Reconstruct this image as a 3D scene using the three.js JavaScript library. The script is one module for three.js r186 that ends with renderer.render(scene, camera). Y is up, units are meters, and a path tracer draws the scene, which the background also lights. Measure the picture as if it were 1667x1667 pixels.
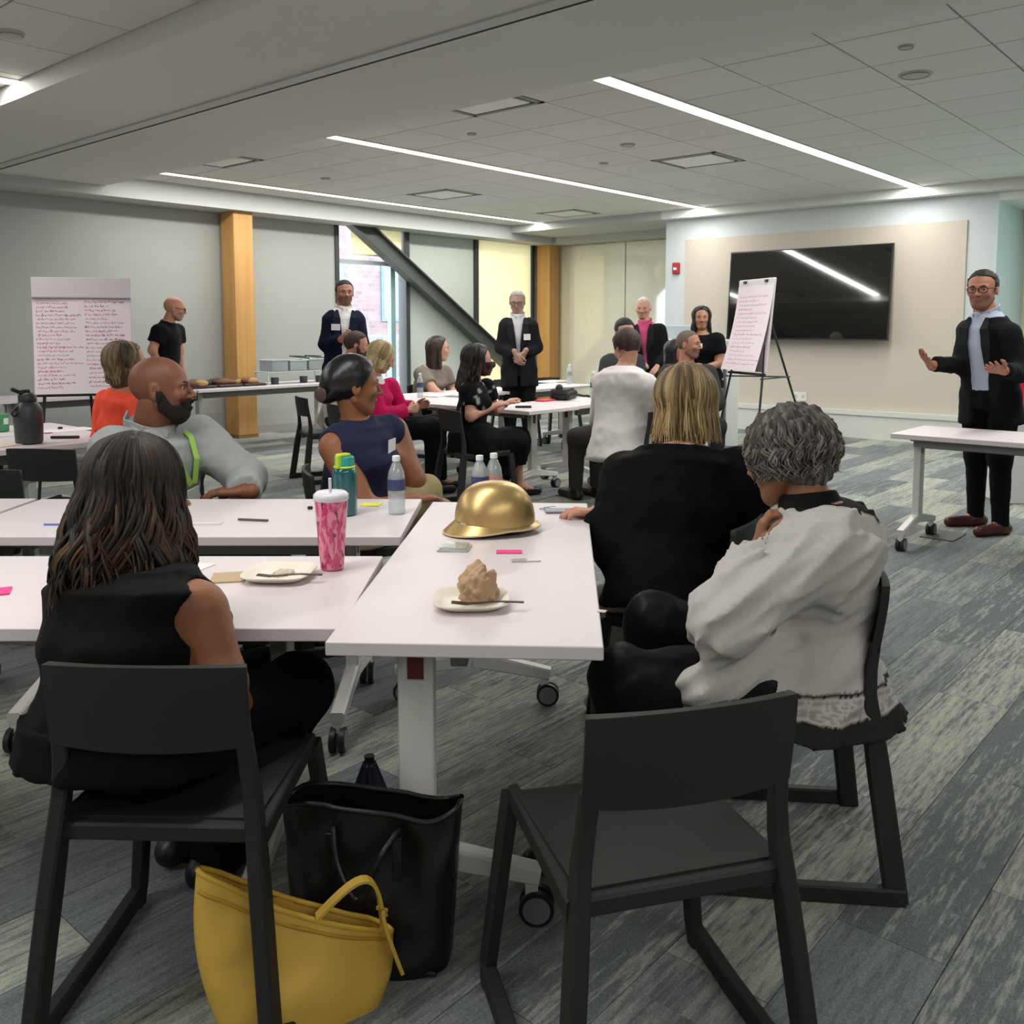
import * as THREE from 'three';
import { RoundedBoxGeometry } from 'three/addons/geometries/RoundedBoxGeometry.js';
import { mergeGeometries, mergeVertices } from 'three/addons/utils/BufferGeometryUtils.js';
import { ImprovedNoise } from 'three/addons/math/ImprovedNoise.js';
import { RectAreaLightUniformsLib } from 'three/addons/lights/RectAreaLightUniformsLib.js';

// ---------------------------------------------------------------- camera, sky, lights, exposure
const V = (x = 0, y = 0, z = 0) => new THREE.Vector3(x, y, z);
const R = Math.PI / 180;
const EYE = 1.42, FOC = 1505, PX = 843.6, PY = 670.2, YAW = 49.12 * R, PITCH = -5.18 * R;
const FWD = V(Math.sin(YAW) * Math.cos(PITCH), Math.sin(PITCH), -Math.cos(YAW) * Math.cos(PITCH));
const RIGHT = V(Math.cos(YAW), 0, Math.sin(YAW));
const UPV = V().crossVectors(RIGHT, FWD);
const FLAT = V(Math.sin(YAW), 0, -Math.cos(YAW));
const scene = new THREE.Scene();
const camera = new THREE.PerspectiveCamera(2 * Math.atan(996.8 / FOC) / R, 1687.2 / 1993.6, 0.05, 200);
camera.position.set(0, EYE, 0);
camera.lookAt(camera.position.clone().add(FWD));
camera.setViewOffset(1687.2, 1993.6, 0, 326.6, 1667, 1667);
const renderer = new THREE.WebGLRenderer();
renderer.toneMapping = THREE.LinearToneMapping;
renderer.toneMappingExposure = 1.6;
renderer.shadowMap.enabled = true;
RectAreaLightUniformsLib.init();
scene.background = new THREE.Color().setRGB(5.6, 6.2, 6.6);   // bright overcast daylight
const STRIP = 25;                                               // radiance of the ceiling strips

// ---------------------------------------------------------------- pixel -> place helpers
const rayOf = (px, py) => FWD.clone().addScaledVector(RIGHT, (px - PX) / FOC).addScaledVector(UPV, -(py - PY) / FOC);
const EYEV = V(0, EYE, 0);
const at = (px, py, F) => { const d = rayOf(px, py); return EYEV.clone().addScaledVector(d, F / d.dot(FLAT)); };
const onY = (px, py, y) => { const d = rayOf(px, py); return EYEV.clone().addScaledVector(d, (y - EYE) / d.y); };
const onX = (px, py, x) => { const d = rayOf(px, py); return EYEV.clone().addScaledVector(d, x / d.x); };
const onZ = (px, py, z) => { const d = rayOf(px, py); return EYEV.clone().addScaledVector(d, z / d.z); };
const loc = (r, y, f) => V(0, y, 0).addScaledVector(RIGHT, r).addScaledVector(FLAT, f);
const dirOf = (phi) => V().addScaledVector(FLAT, Math.cos(phi * R)).addScaledVector(RIGHT, Math.sin(phi * R));   // 0 away from the lens, 90 to the right
const turnOf = (phi) => { const d = dirOf(phi); return Math.atan2(d.x, d.z); };

// ---------------------------------------------------------------- randomness and noise
function rng(seed) { let s = seed >>> 0; return () => { s = (s + 0x6D2B79F5) >>> 0; let t = s; t = Math.imul(t ^ (t >>> 15), t | 1); t ^= t + Math.imul(t ^ (t >>> 7), t | 61); return ((t ^ (t >>> 14)) >>> 0) / 4294967296; }; }
const NZ = new ImprovedNoise();
const nz = (x, y, z) => NZ.noise(x + 31.7, y + 17.3, z + 51.1);
const clamp = (x, a = 0, b = 1) => Math.min(b, Math.max(a, x));
const lerp = (a, b, t) => a + (b - a) * t;
const sstep = (a, b, x) => { const t = clamp((x - a) / (b - a)); return t * t * (3 - 2 * t); };

// ---------------------------------------------------------------- naming and tagging
const taken = new Map();
function numbered(n) { const k = taken.get(n) ?? 0; taken.set(n, k + 1); return k ? `${n}_${String(k).padStart(3, '0')}` : n; }
function shade(o) { o.castShadow = o.receiveShadow = true; return o; }
function tag(o, label, category, group, kind) {
  if (label) o.userData.label = label;
  if (category) o.userData.category = category;
  if (group) o.userData.group = group;
  if (kind) o.userData.kind = kind;
  return o;
}
function thing(name, label, category, pos = V(), turn = 0, group) {
  const g = new THREE.Group(); g.name = numbered(name); g.position.copy(pos); g.rotation.y = turn; scene.add(g);
  return tag(g, label, category, group);
}
const flat = (a) => (Array.isArray(a) ? a : [a]);
function uni(gs) {
  gs = flat(gs).map((g) => { g = g.index ? g.toNonIndexed() : g; for (const k of Object.keys(g.attributes)) if (!['position', 'normal', 'uv', 'color'].includes(k)) g.deleteAttribute(k); return g; });
  if (gs.length === 1) return gs[0];
  const hasUv = gs.every((g) => g.attributes.uv), hasC = gs.every((g) => g.attributes.color);
  gs.forEach((g) => { if (!hasUv) g.deleteAttribute('uv'); if (!hasC) g.deleteAttribute('color'); });
  return mergeGeometries(gs);
}
function part(name, gs, m, parent, label) {
  const o = shade(new THREE.Mesh(uni(gs), m)); o.name = name;
  if (label) o.userData.label = label;
  parent.add(o); return o;
}
function solo(name, gs, m, label, category, group, pos, turn = 0) {
  const o = part(numbered(name), gs, m, scene); if (pos) o.position.copy(pos); o.rotation.y = turn;
  return tag(o, label, category, group);
}
function struct(name, gs, m) { const o = part(numbered(name), gs, m, scene); o.userData.kind = 'structure'; return o; }
function dup(o, pos, turn, label) {
  const c = o.clone(); c.name = numbered(o.name.replace(/_\d{3}$/, '')); c.position.copy(pos); c.rotation.set(0, turn, 0); scene.add(c);
  c.userData = { ...o.userData }; if (label) c.userData.label = label;
  return c;
}

// ---------------------------------------------------------------- geometry helpers
const box = (w, h, d, x = 0, y = 0, z = 0) => new THREE.BoxGeometry(w, h, d).translate(x, y, z);
const span = (x0, x1, y0, y1, z0, z1) => box(x1 - x0, y1 - y0, z1 - z0, (x0 + x1) / 2, (y0 + y1) / 2, (z0 + z1) / 2);
const rbox = (w, h, d, r, x = 0, y = 0, z = 0, s = 2) => new RoundedBoxGeometry(w, h, d, s, Math.min(r, w / 2.01, h / 2.01, d / 2.01)).translate(x, y, z);
const cyl = (r0, r1, h, x = 0, y = 0, z = 0, n = 24) => new THREE.CylinderGeometry(r1, r0, h, n).translate(x, y + h / 2, z);   // r0 below, r1 above
const lathe = (pts, n = 32) => new THREE.LatheGeometry(pts.map(([r, y]) => new THREE.Vector2(r, y)), n);
const tube = (pts, r, n = 8, seg) => new THREE.TubeGeometry(new THREE.CatmullRomCurve3(pts), seg ?? Math.max(4, pts.length * 4), r, n);
function rod(a, b, r, n = 10, r2 = r) {
  const d = b.clone().sub(a), g = new THREE.CylinderGeometry(r2, r, d.length(), n);
  return g.applyQuaternion(new THREE.Quaternion().setFromUnitVectors(V(0, 1, 0), d.clone().normalize())).translate((a.x + b.x) / 2, (a.y + b.y) / 2, (a.z + b.z) / 2);
}
// a bar of rectangular section swept along a polyline: half sizes ha along "side", hb across it; both may be functions of 0..1
function sweep(pts, side, ha, hb, closed = true) {
  const n = pts.length, pos = [], idx = [], A = (t) => (typeof ha === 'function' ? ha(t) : ha), B = (t) => (typeof hb === 'function' ? hb(t) : hb);
  for (let i = 0; i < n; i++) {
    const t = pts[Math.min(i + 1, n - 1)].clone().sub(pts[Math.max(i - 1, 0)]).normalize();
    const s = side.clone().addScaledVector(t, -side.dot(t)).normalize(), u = V().crossVectors(t, s), a = A(i / (n - 1)), b = B(i / (n - 1));
    const c = 0.3;
    for (const [x, y] of [[-1, -1 + c], [-1 + c, -1], [1 - c, -1], [1, -1 + c], [1, 1 - c], [1 - c, 1], [-1 + c, 1], [-1, 1 - c]]) {
      const k = Math.min(a, b), xx = Math.sign(x) * (a - (1 - Math.abs(x)) * k), yy = Math.sign(y) * (b - (1 - Math.abs(y)) * k);
      pos.push(...pts[i].clone().addScaledVector(s, xx).addScaledVector(u, yy).toArray());
    }
  }
  for (let i = 0; i + 1 < n; i++) for (let k = 0; k < 8; k++) { const a = i * 8 + k, b = i * 8 + (k + 1) % 8, c = a + 8, d = b + 8; idx.push(a, b, d, a, d, c); }
  if (closed) for (let k = 1; k < 7; k++) { idx.push(0, k + 1, k); const o = (n - 1) * 8; idx.push(o, o + k, o + k + 1); }
  return ind(pos, idx, true);
}
function ind(pos, idx, faceted = false) {
  let g = new THREE.BufferGeometry(); g.setAttribute('position', new THREE.Float32BufferAttribute(pos, 3)); g.setIndex(idx);
  if (faceted) g = g.toNonIndexed();
  g.computeVertexNormals(); return g;
}
// closed shell over a grid: f(u, v) -> point, thickness th along the surface normal
function shell(nu, nv, f, th) {
  const P = [], N = [], e = 1e-3;
  for (let j = 0; j <= nv; j++) for (let i = 0; i <= nu; i++) {
    const u = i / nu, v = j / nv, p = f(u, v), du = f(Math.min(1, u + e), v).sub(f(Math.max(0, u - e), v)), dv = f(u, Math.min(1, v + e)).sub(f(u, Math.max(0, v - e)));
    P.push(p); N.push(V().crossVectors(du, dv).normalize());
  }
  const pos = [], idx = [], w = nu + 1, T = (i) => (typeof th === 'function' ? th(i % w / nu, Math.floor(i / w) / nv) : th), n = P.length;
  P.forEach((p, i) => pos.push(...p.clone().addScaledVector(N[i], T(i) / 2).toArray()));
  P.forEach((p, i) => pos.push(...p.clone().addScaledVector(N[i], -T(i) / 2).toArray()));
  const q = (a, b, c, d) => idx.push(a, b, c, a, c, d);
  for (let j = 0; j < nv; j++) for (let i = 0; i < nu; i++) { const a = j * w + i; q(a, a + 1, a + 1 + w, a + w); q(a + n, a + w + n, a + 1 + w + n, a + 1 + n); }
  const rim = []; for (let i = 0; i < nu; i++) rim.push(i); for (let j = 0; j < nv; j++) rim.push(nu + j * w); for (let i = nu; i > 0; i--) rim.push(nv * w + i); for (let j = nv; j > 0; j--) rim.push(j * w);
  const m = pos.length / 3; rim.forEach((i) => pos.push(pos[i * 3], pos[i * 3 + 1], pos[i * 3 + 2])); rim.forEach((i) => pos.push(pos[(i + n) * 3], pos[(i + n) * 3 + 1], pos[(i + n) * 3 + 2]));
  rim.forEach((_, k) => { const k2 = (k + 1) % rim.length; q(m + k, m + rim.length + k, m + rim.length + k2, m + k2); });
  return ind(pos, idx);
}
const extrude = (pts, depth, bevel = 0) => new THREE.ExtrudeGeometry(new THREE.Shape(pts.map(([x, y]) => new THREE.Vector2(x, y))), { depth, bevelEnabled: bevel > 0, bevelSize: bevel, bevelThickness: bevel, bevelSegments: 2, curveSegments: 10 });

// ---------------------------------------------------------------- materials
const mat = (c, rough = 0.6, o = {}) => new THREE.MeshPhysicalMaterial({ color: c, roughness: rough, ...o });
function canvasTex(w, h, draw, srgb = true) {
  const c = document.createElement('canvas'); c.width = w; c.height = h; draw(c.getContext('2d'), w, h);
  const t = new THREE.CanvasTexture(c); if (srgb) t.colorSpace = THREE.SRGBColorSpace; t.wrapS = t.wrapT = THREE.RepeatWrapping; t.magFilter = THREE.LinearFilter; return t;
}
function dataTex(w, h, f, srgb = true) {
  const a = new Uint8Array(w * h * 4);
  for (let y = 0; y < h; y++) for (let x = 0; x < w; x++) { const c = f(x / w, y / h, x, y), i = (y * w + x) * 4; a[i] = clamp(c[0], 0, 255); a[i + 1] = clamp(c[1], 0, 255); a[i + 2] = clamp(c[2], 0, 255); a[i + 3] = 255; }
  const t = new THREE.DataTexture(a, w, h); if (srgb) t.colorSpace = THREE.SRGBColorSpace; t.wrapS = t.wrapT = THREE.RepeatWrapping; t.magFilter = THREE.LinearFilter; t.needsUpdate = true; return t;
}
const grainTex = (() => { const r = rng(5); return dataTex(128, 128, () => { const v = 128 + (r() - 0.5) * 150; return [v, v, v]; }, false); })();
const M = {
  wall: mat('#a6a9a4', 0.85), wallCool: mat('#c6cccb', 0.85), panel: mat('#c4bbae', 0.9), soffit: mat('#dededa', 0.9), band: mat('#dcdcd7', 0.9), trim: mat('#cfcfca', 0.6),
  tile: mat('#bdbdb8', 0.95), gridDark: mat('#565652', 0.8), white: mat('#d8cfd1', 0.4), whiteMetal: mat('#d4d2ce', 0.4), greyMetal: mat('#7e7f80', 0.45, { metalness: 0.2 }),
  black: mat('#16161a', 0.5), charcoal: mat('#262625', 0.6, { specularIntensity: 0.55 }), mullion: mat('#34393a', 0.5), steel: mat('#4b4e4c', 0.55), red: mat('#6d1218', 0.5), cream: mat('#e2e0bd', 0.7),
  paper: mat('#e8e4e2', 0.8), kraft: mat('#b9a383', 0.85), plate: mat('#e6dfd0', 0.75), darkMetal: mat('#3a3b3c', 0.4, { metalness: 0.6 }), chrome: mat('#aaaaaa', 0.3, { metalness: 0.9 }),
  glass: mat('#ffffff', 0.02, { transmission: 1, thickness: 0, ior: 1.45 }), pink: mat('#f0418a', 0.7), yellow: mat('#e8e34a', 0.7),
};

// ================================================================ THE ROOM (x along the window wall, z towards the viewer's right hand)
const XT = 11.95, ZW = -10.8, YT = 3.12, YS = 3.0, XE = 13.3, X0 = -4.2, Z1 = 4.6;
const TX0 = 4.92, TXW = 0.648, TZ0 = -3.81, TZW = 0.737, TX1 = 11.75;

// ---- carpet: planks of patterned carpet, streaks along x
function carpetTex(seed, tones) {
  const r = rng(seed), W = 512, Hh = 128;
  const rows = [...Array(Hh)].map(() => r());
  return dataTex(W, Hh, (u, v, x, y) => {
    const s1 = nz(u * 7 + seed, v * 17, seed * 1.3), s2 = nz(u * 30 + seed * 2, v * 44, 3.1), big = nz(u * 2.2 + 9, v * 4 + seed, 7.7);
    let t = 0.5 + s1 * 0.7 + s2 * 0.6 + big * 0.45 + (rows[y] - 0.5) * 0.12;
    const sp = (r() - 0.5) * 34, a = clamp(t) * (tones.length - 1), i = Math.min(tones.length - 2, Math.floor(a)), f = a - i;
    return [0, 1, 2].map((k) => lerp(tones[i][k], tones[i + 1][k], f) + sp);
  });
}
const dk = [92, 97, 99], md = [116, 120, 121], bl = [106, 112, 113], lt = [160, 161, 147], lg = [138, 141, 134];
const carpets = [carpetTex(1, [dk, md, lg]), carpetTex(2, [dk, bl, md]), carpetTex(3, [bl, lg, lt]), carpetTex(4, [md, lt, lt]), carpetTex(5, [dk, dk, lg]), carpetTex(6, [dk, lg, lt])];
const carpetMats = carpets.map((t) => mat('#ffffff', 0.97, { map: t, bumpMap: t, bumpScale: 0.0025 }));
const floor = struct('floor', span(X0 - 0.2, XE + 0.4, -0.2, -0.006, ZW - 0.3, Z1 + 0.2), mat('#4e5355', 0.95));
{
  const PL = 1.0, PW = 0.25, r = rng(77), geos = [];
  for (let k = 0; k < 8; k++) {
    const g = span(-PL / 2 + 0.0012, PL / 2 - 0.0012, -0.006, 0, -PW / 2 + 0.0012, PW / 2 - 0.0012), p = g.attributes.position, uv = g.attributes.uv, o = r();
    for (let i = 0; i < p.count; i++) uv.setXY(i, p.getX(i) * 0.62 + o * 7, (p.getZ(i) / PW + 0.5) * 0.98 + (k % 2) * 0.5);
    geos.push(g);
  }
  const cells = [];
  for (let j = 0, z = ZW + PW / 2; z < Z1; z += PW, j++) for (let x = X0 + ((j * 0.37) % 1) * PL; x < XE; x += PL) {
    const c = V(x, 0, z), v = c.clone().sub(EYEV), dz = v.dot(FWD), sx = PX + FOC * v.dot(RIGHT) / dz, sy = PY - FOC * v.dot(UPV) / dz;
    const g = Math.floor(r() * 8), m = [0, 0, 1, 1, 2, 2, 3, 4, 4, 5][Math.floor(r() * 10)];
    const seen = dz > 0.3 && sx > -250 && sx < 1900 && sy > 640 && sy < 1950;
    cells.push({ c, g, m, d: seen ? dz : 1e3 + c.length() });
  }
  cells.sort((a, b) => a.d - b.d);
  cells.slice(0, 300).forEach(({ c, g, m }) => { const o = new THREE.Mesh(geos[g], carpetMats[m]); o.name = 'carpet_plank'; o.position.copy(c); o.receiveShadow = true; floor.add(o); });
  carpetMats.forEach((cm, k) => {
    const rest = cells.slice(300).filter((q) => q.m === k).map(({ c, g }) => geos[g].clone().translate(c.x, c.y, c.z));
    if (rest.length) { const o = part('carpet_planks', rest, cm, floor); o.userData.kind = 'stuff'; }
  });
}
// floor box hatch under the presenter's table
part('floor_hatch', rbox(0.30, 0.008, 0.22, 0.003, 6.62, 0.004, -1.88), mat('#56544e', 0.6), floor, 'metal cover of a floor power box');

// ---- ceiling: high tile bays, lower plaster soffits round them
const ceiling = struct('ceiling', span(X0 - 0.2, XE + 0.4, YT + 0.25, YT + 0.45, ZW - 0.3, Z1 + 0.2), mat('#a3a29c', 0.9));
{
  const vents = new Map([['0,-2', 1], ['0,-7', 1], ['5,-2', 1], ['5,-7', 1], ['9,-7', 1]]);
  const tg = rbox(TXW - 0.011, 0.03, TZW - 0.011, 0.004, 0, 0, 0, 1), r = rng(3);
  const tileMats = ['#deded9', '#dcdcd7', '#dddcd8', '#dfdeda'].map((c) => mat(c, 0.95, { bumpMap: grainTex, bumpScale: 0.001 }));
  let n = 0;
  const tiles = (x0, nx, j0, j1, skip) => {
    for (let i = 0; i < nx; i++) for (let j = j0; j < j1; j++) {
      if (skip && vents.has(`${i},${j}`)) continue;
      const o = new THREE.Mesh(tg, tileMats[Math.floor(r() * 4)]); o.name = 'ceiling_tile'; o.position.set(x0 + (i + 0.5) * TXW, YT + 0.015, TZ0 + (j + 0.5) * TZW); o.castShadow = o.receiveShadow = true; ceiling.add(o); n++;
    }
  };
  tiles(TX0, 11, -9, 5, true);
  tiles(2.70 - 4 * TXW, 4, -9, 1, false); part('plain_field', span(X0, 2.70 - 4 * TXW, YT, YT + 0.03, ZW, Z1), tileMats[0], ceiling); part('plain_field', span(2.70 - 4 * TXW, 2.70, YT, YT + 0.03, TZ0 + TZW, Z1), tileMats[0], ceiling); part('plain_field', span(TX0, TX1 + 0.1, YT, YT + 0.03, TZ0 + 5 * TZW, Z1), tileMats[0], ceiling);
  // air vents set into the grid
  const vm = mat('#f0f1ec', 0.5), vd = vm;
  const vl = ['square ceiling air vent nearest the plaster band, beside the middle light strip', 'square ceiling air vent by the plaster band, beside the window-side light strip', 'square ceiling air vent between the two longest-looking light strips', 'square ceiling air vent half way along the window-side light strip', 'square ceiling air vent at the far end above the glossy cream wall panels'];
  let q = 0;
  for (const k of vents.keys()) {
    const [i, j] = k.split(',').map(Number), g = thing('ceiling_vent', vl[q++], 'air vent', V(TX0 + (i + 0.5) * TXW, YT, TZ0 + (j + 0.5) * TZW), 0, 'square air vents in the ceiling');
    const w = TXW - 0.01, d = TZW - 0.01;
    part('frame', [box(w, 0.02, 0.04, 0, 0.006, d / 2 - 0.02), box(w, 0.02, 0.04, 0, 0.006, -d / 2 + 0.02), box(0.04, 0.02, d, w / 2 - 0.02, 0.006, 0), box(0.04, 0.02, d, -w / 2 + 0.02, 0.006, 0)], mat('#8f8f8b', 0.6), g);  // grey paint on the frame imitates the shaded gap round the face plate
    part('duct', [box(w - 0.06, 0.006, d - 0.06, 0, 0.2, 0), box(w - 0.08, 0.19, 0.006, 0, 0.105, d / 2 - 0.04), box(w - 0.08, 0.19, 0.006, 0, 0.105, -d / 2 + 0.04), box(0.006, 0.19, d - 0.08, w / 2 - 0.04, 0.105, 0), box(0.006, 0.19, d - 0.08, -w / 2 + 0.04, 0.105, 0)], vd, g);
    part('face_plate', rbox(w - 0.16, 0.012, d - 0.16, 0.004, 0, -0.002, 0), vm, g);
  }
  // detectors, speaker and sprinkler heads
  const spots = [[1490, 121, 0.11, 'speaker_grille', 'round white speaker grille set in the ceiling tiles', 'speaker'], [1475, 75, 0.05, 'sprinkler_cover', 'small round sprinkler cover next to the ceiling speaker grille', 'sprinkler'],
    [1022, 235, 0.075, 'smoke_detector', 'round smoke detector between the light strips on the ceiling', 'detector'], [983, 265, 0.05, 'sprinkler_cover', 'small sprinkler cover behind the ceiling smoke detector', 'sprinkler'],
    [768, 217, 0.045, 'sprinkler_cover', 'small sprinkler cover beside the big square vent', 'sprinkler'], [530, 290, 0.06, 'sprinkler_cover', 'small sprinkler cover beside the window-side light strip', 'sprinkler']];
  for (const [px, py, rad, nm, lb, ct] of spots) {
    const p = onY(px, py, YT), g = thing(nm, lb, ct, V(p.x, YT, p.z));
    part('cover', lathe([[0, -0.012], [rad * 0.7, -0.012], [rad, -0.004], [rad, 0.002]], 24), mat('#b9b9b3', 0.6), g);
    part('ring', new THREE.TorusGeometry(rad * 0.82, 0.004, 6, 24).rotateX(Math.PI / 2).translate(0, -0.011, 0), mat('#9d9d97', 0.6), g);
  }
  // the smoke sensor disc of the left bay
  const pl = onY(18, 52, YT), gl = thing('smoke_detector', 'round smoke detector in the tile bay beyond the plaster band', 'detector', V(pl.x, YT, pl.z));
  part('cover', lathe([[0, -0.03], [0.05, -0.03], [0.07, -0.01], [0.07, 0.002]], 24), mat('#c2c2bc', 0.6), gl);
  part('ring', new THREE.TorusGeometry(0.06, 0.004, 6, 24).rotateX(Math.PI / 2).translate(0, -0.02, 0), mat('#9d9d97', 0.6), gl);
}
// plaster band between the bays, with the gap of a folding partition track
const soff = struct('trim_1', [span(2.70, 3.60, YS, YT + 0.04, ZW, Z1), span(3.60, 3.70, YS + 0.035, YT + 0.04, ZW, Z1), span(3.75, TX0, YS, YT + 0.04, ZW, Z1)], M.band);
struct('trim_2', [span(3.60, 3.695, YS - 0.012, YS + 0.035, ZW, Z1)], mat('#c2c4c2', 0.5));
struct('trim_3', [span(3.70, 3.75, YS + 0.002, YT, ZW, Z1)], mat('#191a19', 0.7));  // near-black fill, the shade of the track gap put into its colour
struct('trim_4', [span(TX1, XT + 0.1, YS, YT + 0.04, -7.4, Z1)], M.soffit);
struct('trim_5', [span(X0, XE, 2.89, YT + 0.04, ZW, -10.34), span(TX1, XE, YS, YT + 0.04, -10.34, -7.4), span(12.9, XE, 2.89, YS, -10.34, -7.4)], mat('#bcbeba', 0.9));
struct('trim_6', [span(X0, 2.70, YS, YT + 0.04, -10.34, -10.2)], M.soffit);

// ---- light strips: a glowing slot and a light of its size just under it
function strip(x0, x1, z, label) {
  const L = x1 - x0, g = thing('ceiling_light_strip', label, 'ceiling light', V((x0 + x1) / 2, YT, z), 0, 'long light strips in the ceiling');
  part('diffuser', box(L, 0.012, 0.14, 0, -0.002, 0), mat('#ffffff', 0.5, { emissive: new THREE.Color('#fff8e8'), emissiveIntensity: 1.6 }), g);
  part('housing', [box(L + 0.02, 0.02, 0.012, 0, 0, 0.076), box(L + 0.02, 0.02, 0.012, 0, 0, -0.076)], mat('#c9c9c4', 0.5), g);
  const l = new THREE.RectAreaLight(new THREE.Color(1, 0.98, 0.95), STRIP, L, 0.14);
  l.position.set((x0 + x1) / 2, YT - 0.012, z); l.lookAt((x0 + x1) / 2, 0, z); scene.add(l);
}
strip(TX0 + 0.02, TX1 - 0.01, -3.81, 'long white light strip over the room centre, running to the television wall');
strip(TX0 + 0.02, TX1 - 0.01, -6.76, 'middle long white light strip between the two square vents');
strip(TX0 + 0.02, TX1 + 0.05, -9.72, 'long white light strip beside the windows');
strip(TX0 + 0.02, TX1 - 0.01, -0.86, 'long white light strip over the presenter, beyond the picture');
strip(-3.2, 2.69, -6.95, 'short white light strip ending at the plaster band');
strip(-3.2, 2.5, -2.4, 'white light strip in the near tile bay, over the double row of tables, beyond the picture');
strip(-3.2, 2.69, 2.2, 'white light strip behind the viewer, beyond the picture');

// ---- window wall (z = ZW)
const wy = (px, py) => onZ(px, py, ZW);
const wx0 = 8.44, wx1 = 9.78, wx2 = 11.42, wx3 = 12.86;
const T = 0.22;
struct('wall_window', [span(X0, wx0, 0, YS, ZW - T, ZW), span(wx0, XE + 0.3, 2.93, YT + 0.25, ZW - T, ZW), span(wx3 + 0.05, XE + 0.3, 0, YS, ZW - T, ZW), span(X0, wx0, YS, YT + 0.25, ZW - T, ZW)], M.wall);
struct('wall_panel', [span(wx1 + 0.06, wx2 - 0.06, 0.0, 2.93, ZW - 0.16, ZW - 0.03)], mat('#bfc8c0', 0.8));
// frames
const win1 = struct('window_1', [span(wx0, wx0 + 0.07, 0, 2.93, ZW - 0.12, ZW + 0.02), span(wx1 - 0.02, wx1 + 0.06, 0, 2.93, ZW - 0.12, ZW + 0.06), span(wx0, wx1, 0, 0.06, ZW - 0.12, ZW)], M.mullion);
part('door_stile', span(wx1 - 0.26, wx1 - 0.17, 0.02, 2.6, ZW - 0.1, ZW - 0.02), mat('#7f9c9e', 0.35), win1);
part('transom', [span(wx0 + 0.07, wx1 - 0.02, 2.36, 2.42, ZW - 0.1, ZW - 0.03)], mat('#aab4b6', 0.4), win1);
part('pane', span(wx0 + 0.07, wx1 - 0.26, 0.06, 2.36, ZW - 0.07, ZW - 0.06), M.glass, win1);
part('pane', span(wx1 - 0.17, wx1 - 0.02, 0.06, 2.36, ZW - 0.07, ZW - 0.06), M.glass, win1);
part('pane', span(wx0 + 0.07, wx1 - 0.02, 2.42, 2.93, ZW - 0.07, ZW - 0.06), M.glass, win1);
const win2 = struct('window_2', [span(wx2 - 0.06, wx2 + 0.02, 0, 2.93, ZW - 0.12, ZW + 0.02), span(wx3 - 0.02, wx3 + 0.05, 0, 2.93, ZW - 0.12, ZW + 0.02), span(wx2, wx3, 0, 0.06, ZW - 0.12, ZW)], M.mullion);
part('pane', span(wx2 + 0.02, wx3 - 0.02, 0.06, 2.93, ZW - 0.07, ZW - 0.06), M.glass, win2);
const shadeMat = (c) => mat(c, 0.95, { transmission: 0.5, thickness: 0, side: THREE.DoubleSide });
const sh1 = thing('roller_shade', 'half lowered cream roller shade in the clear window', 'window shade', V((wx0 + wx1) / 2, 2.93, ZW - 0.02));
part('fabric', box(wx1 - wx0 - 0.36, 0.40, 0.004, 0.14, -0.22, 0), shadeMat('#efe9cf'), sh1);
part('hem_bar', rbox(wx1 - wx0 - 0.36, 0.02, 0.014, 0.005, 0.14, -0.43, 0), mat('#e8e4cc', 0.6), sh1);
const sh2 = thing('roller_shade', 'fully lowered cream roller shade glowing with daylight beside the timber corner post', 'window shade', V((wx2 + wx3) / 2, 2.93, ZW - 0.02));
part('fabric', box(wx3 - wx2 - 0.05, 2.80, 0.004, 0, -1.43, 0), shadeMat('#efe9cf'), sh2);
part('hem_bar', rbox(wx3 - wx2 - 0.05, 0.02, 0.014, 0.005, 0, -2.84, 0), mat('#e8e4cc', 0.6), sh2);
struct('baseboard_window', [span(X0, wx0, 0, 0.1, ZW, ZW + 0.012)], mat('#9c9c98', 0.7));
// steel brace across the windows
{
  const a = V(8.62, 3.02, ZW + 0.14), b = V(12.35, 0.62, ZW + 0.14);
  const g = thing('steel_brace', 'dark grey diagonal steel brace crossing the windows', 'brace', V(a.x, 0, a.z));
  const d = b.clone().sub(a).normalize(), n = V(-d.y, d.x, 0), o = a.clone().setY(0);
  const A = a.clone().sub(o), B = b.clone().sub(o);
  part('web', sweep([A, B], V(0, 0, 1), 0.015, 0.10), M.steel, g);
  part('flange', sweep([A.clone().addScaledVector(n, 0.11), B.clone().addScaledVector(n, 0.11)], V(0, 0, 1), 0.085, 0.012), M.steel, g);
  part('flange', sweep([A.clone().addScaledVector(n, -0.11), B.clone().addScaledVector(n, -0.11)], V(0, 0, 1), 0.085, 0.012), M.steel, g);
  const fb = B.clone().add(V(0.18, -0.3, 0));
  part('foot_plate', [rbox(0.4, 0.02, 0.24, 0.005, fb.x, 0.01, 0), sweep([B, fb, fb.clone().setY(0.02)], V(0, 0, 1), 0.08, 0.1)], M.steel, g);
}
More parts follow.
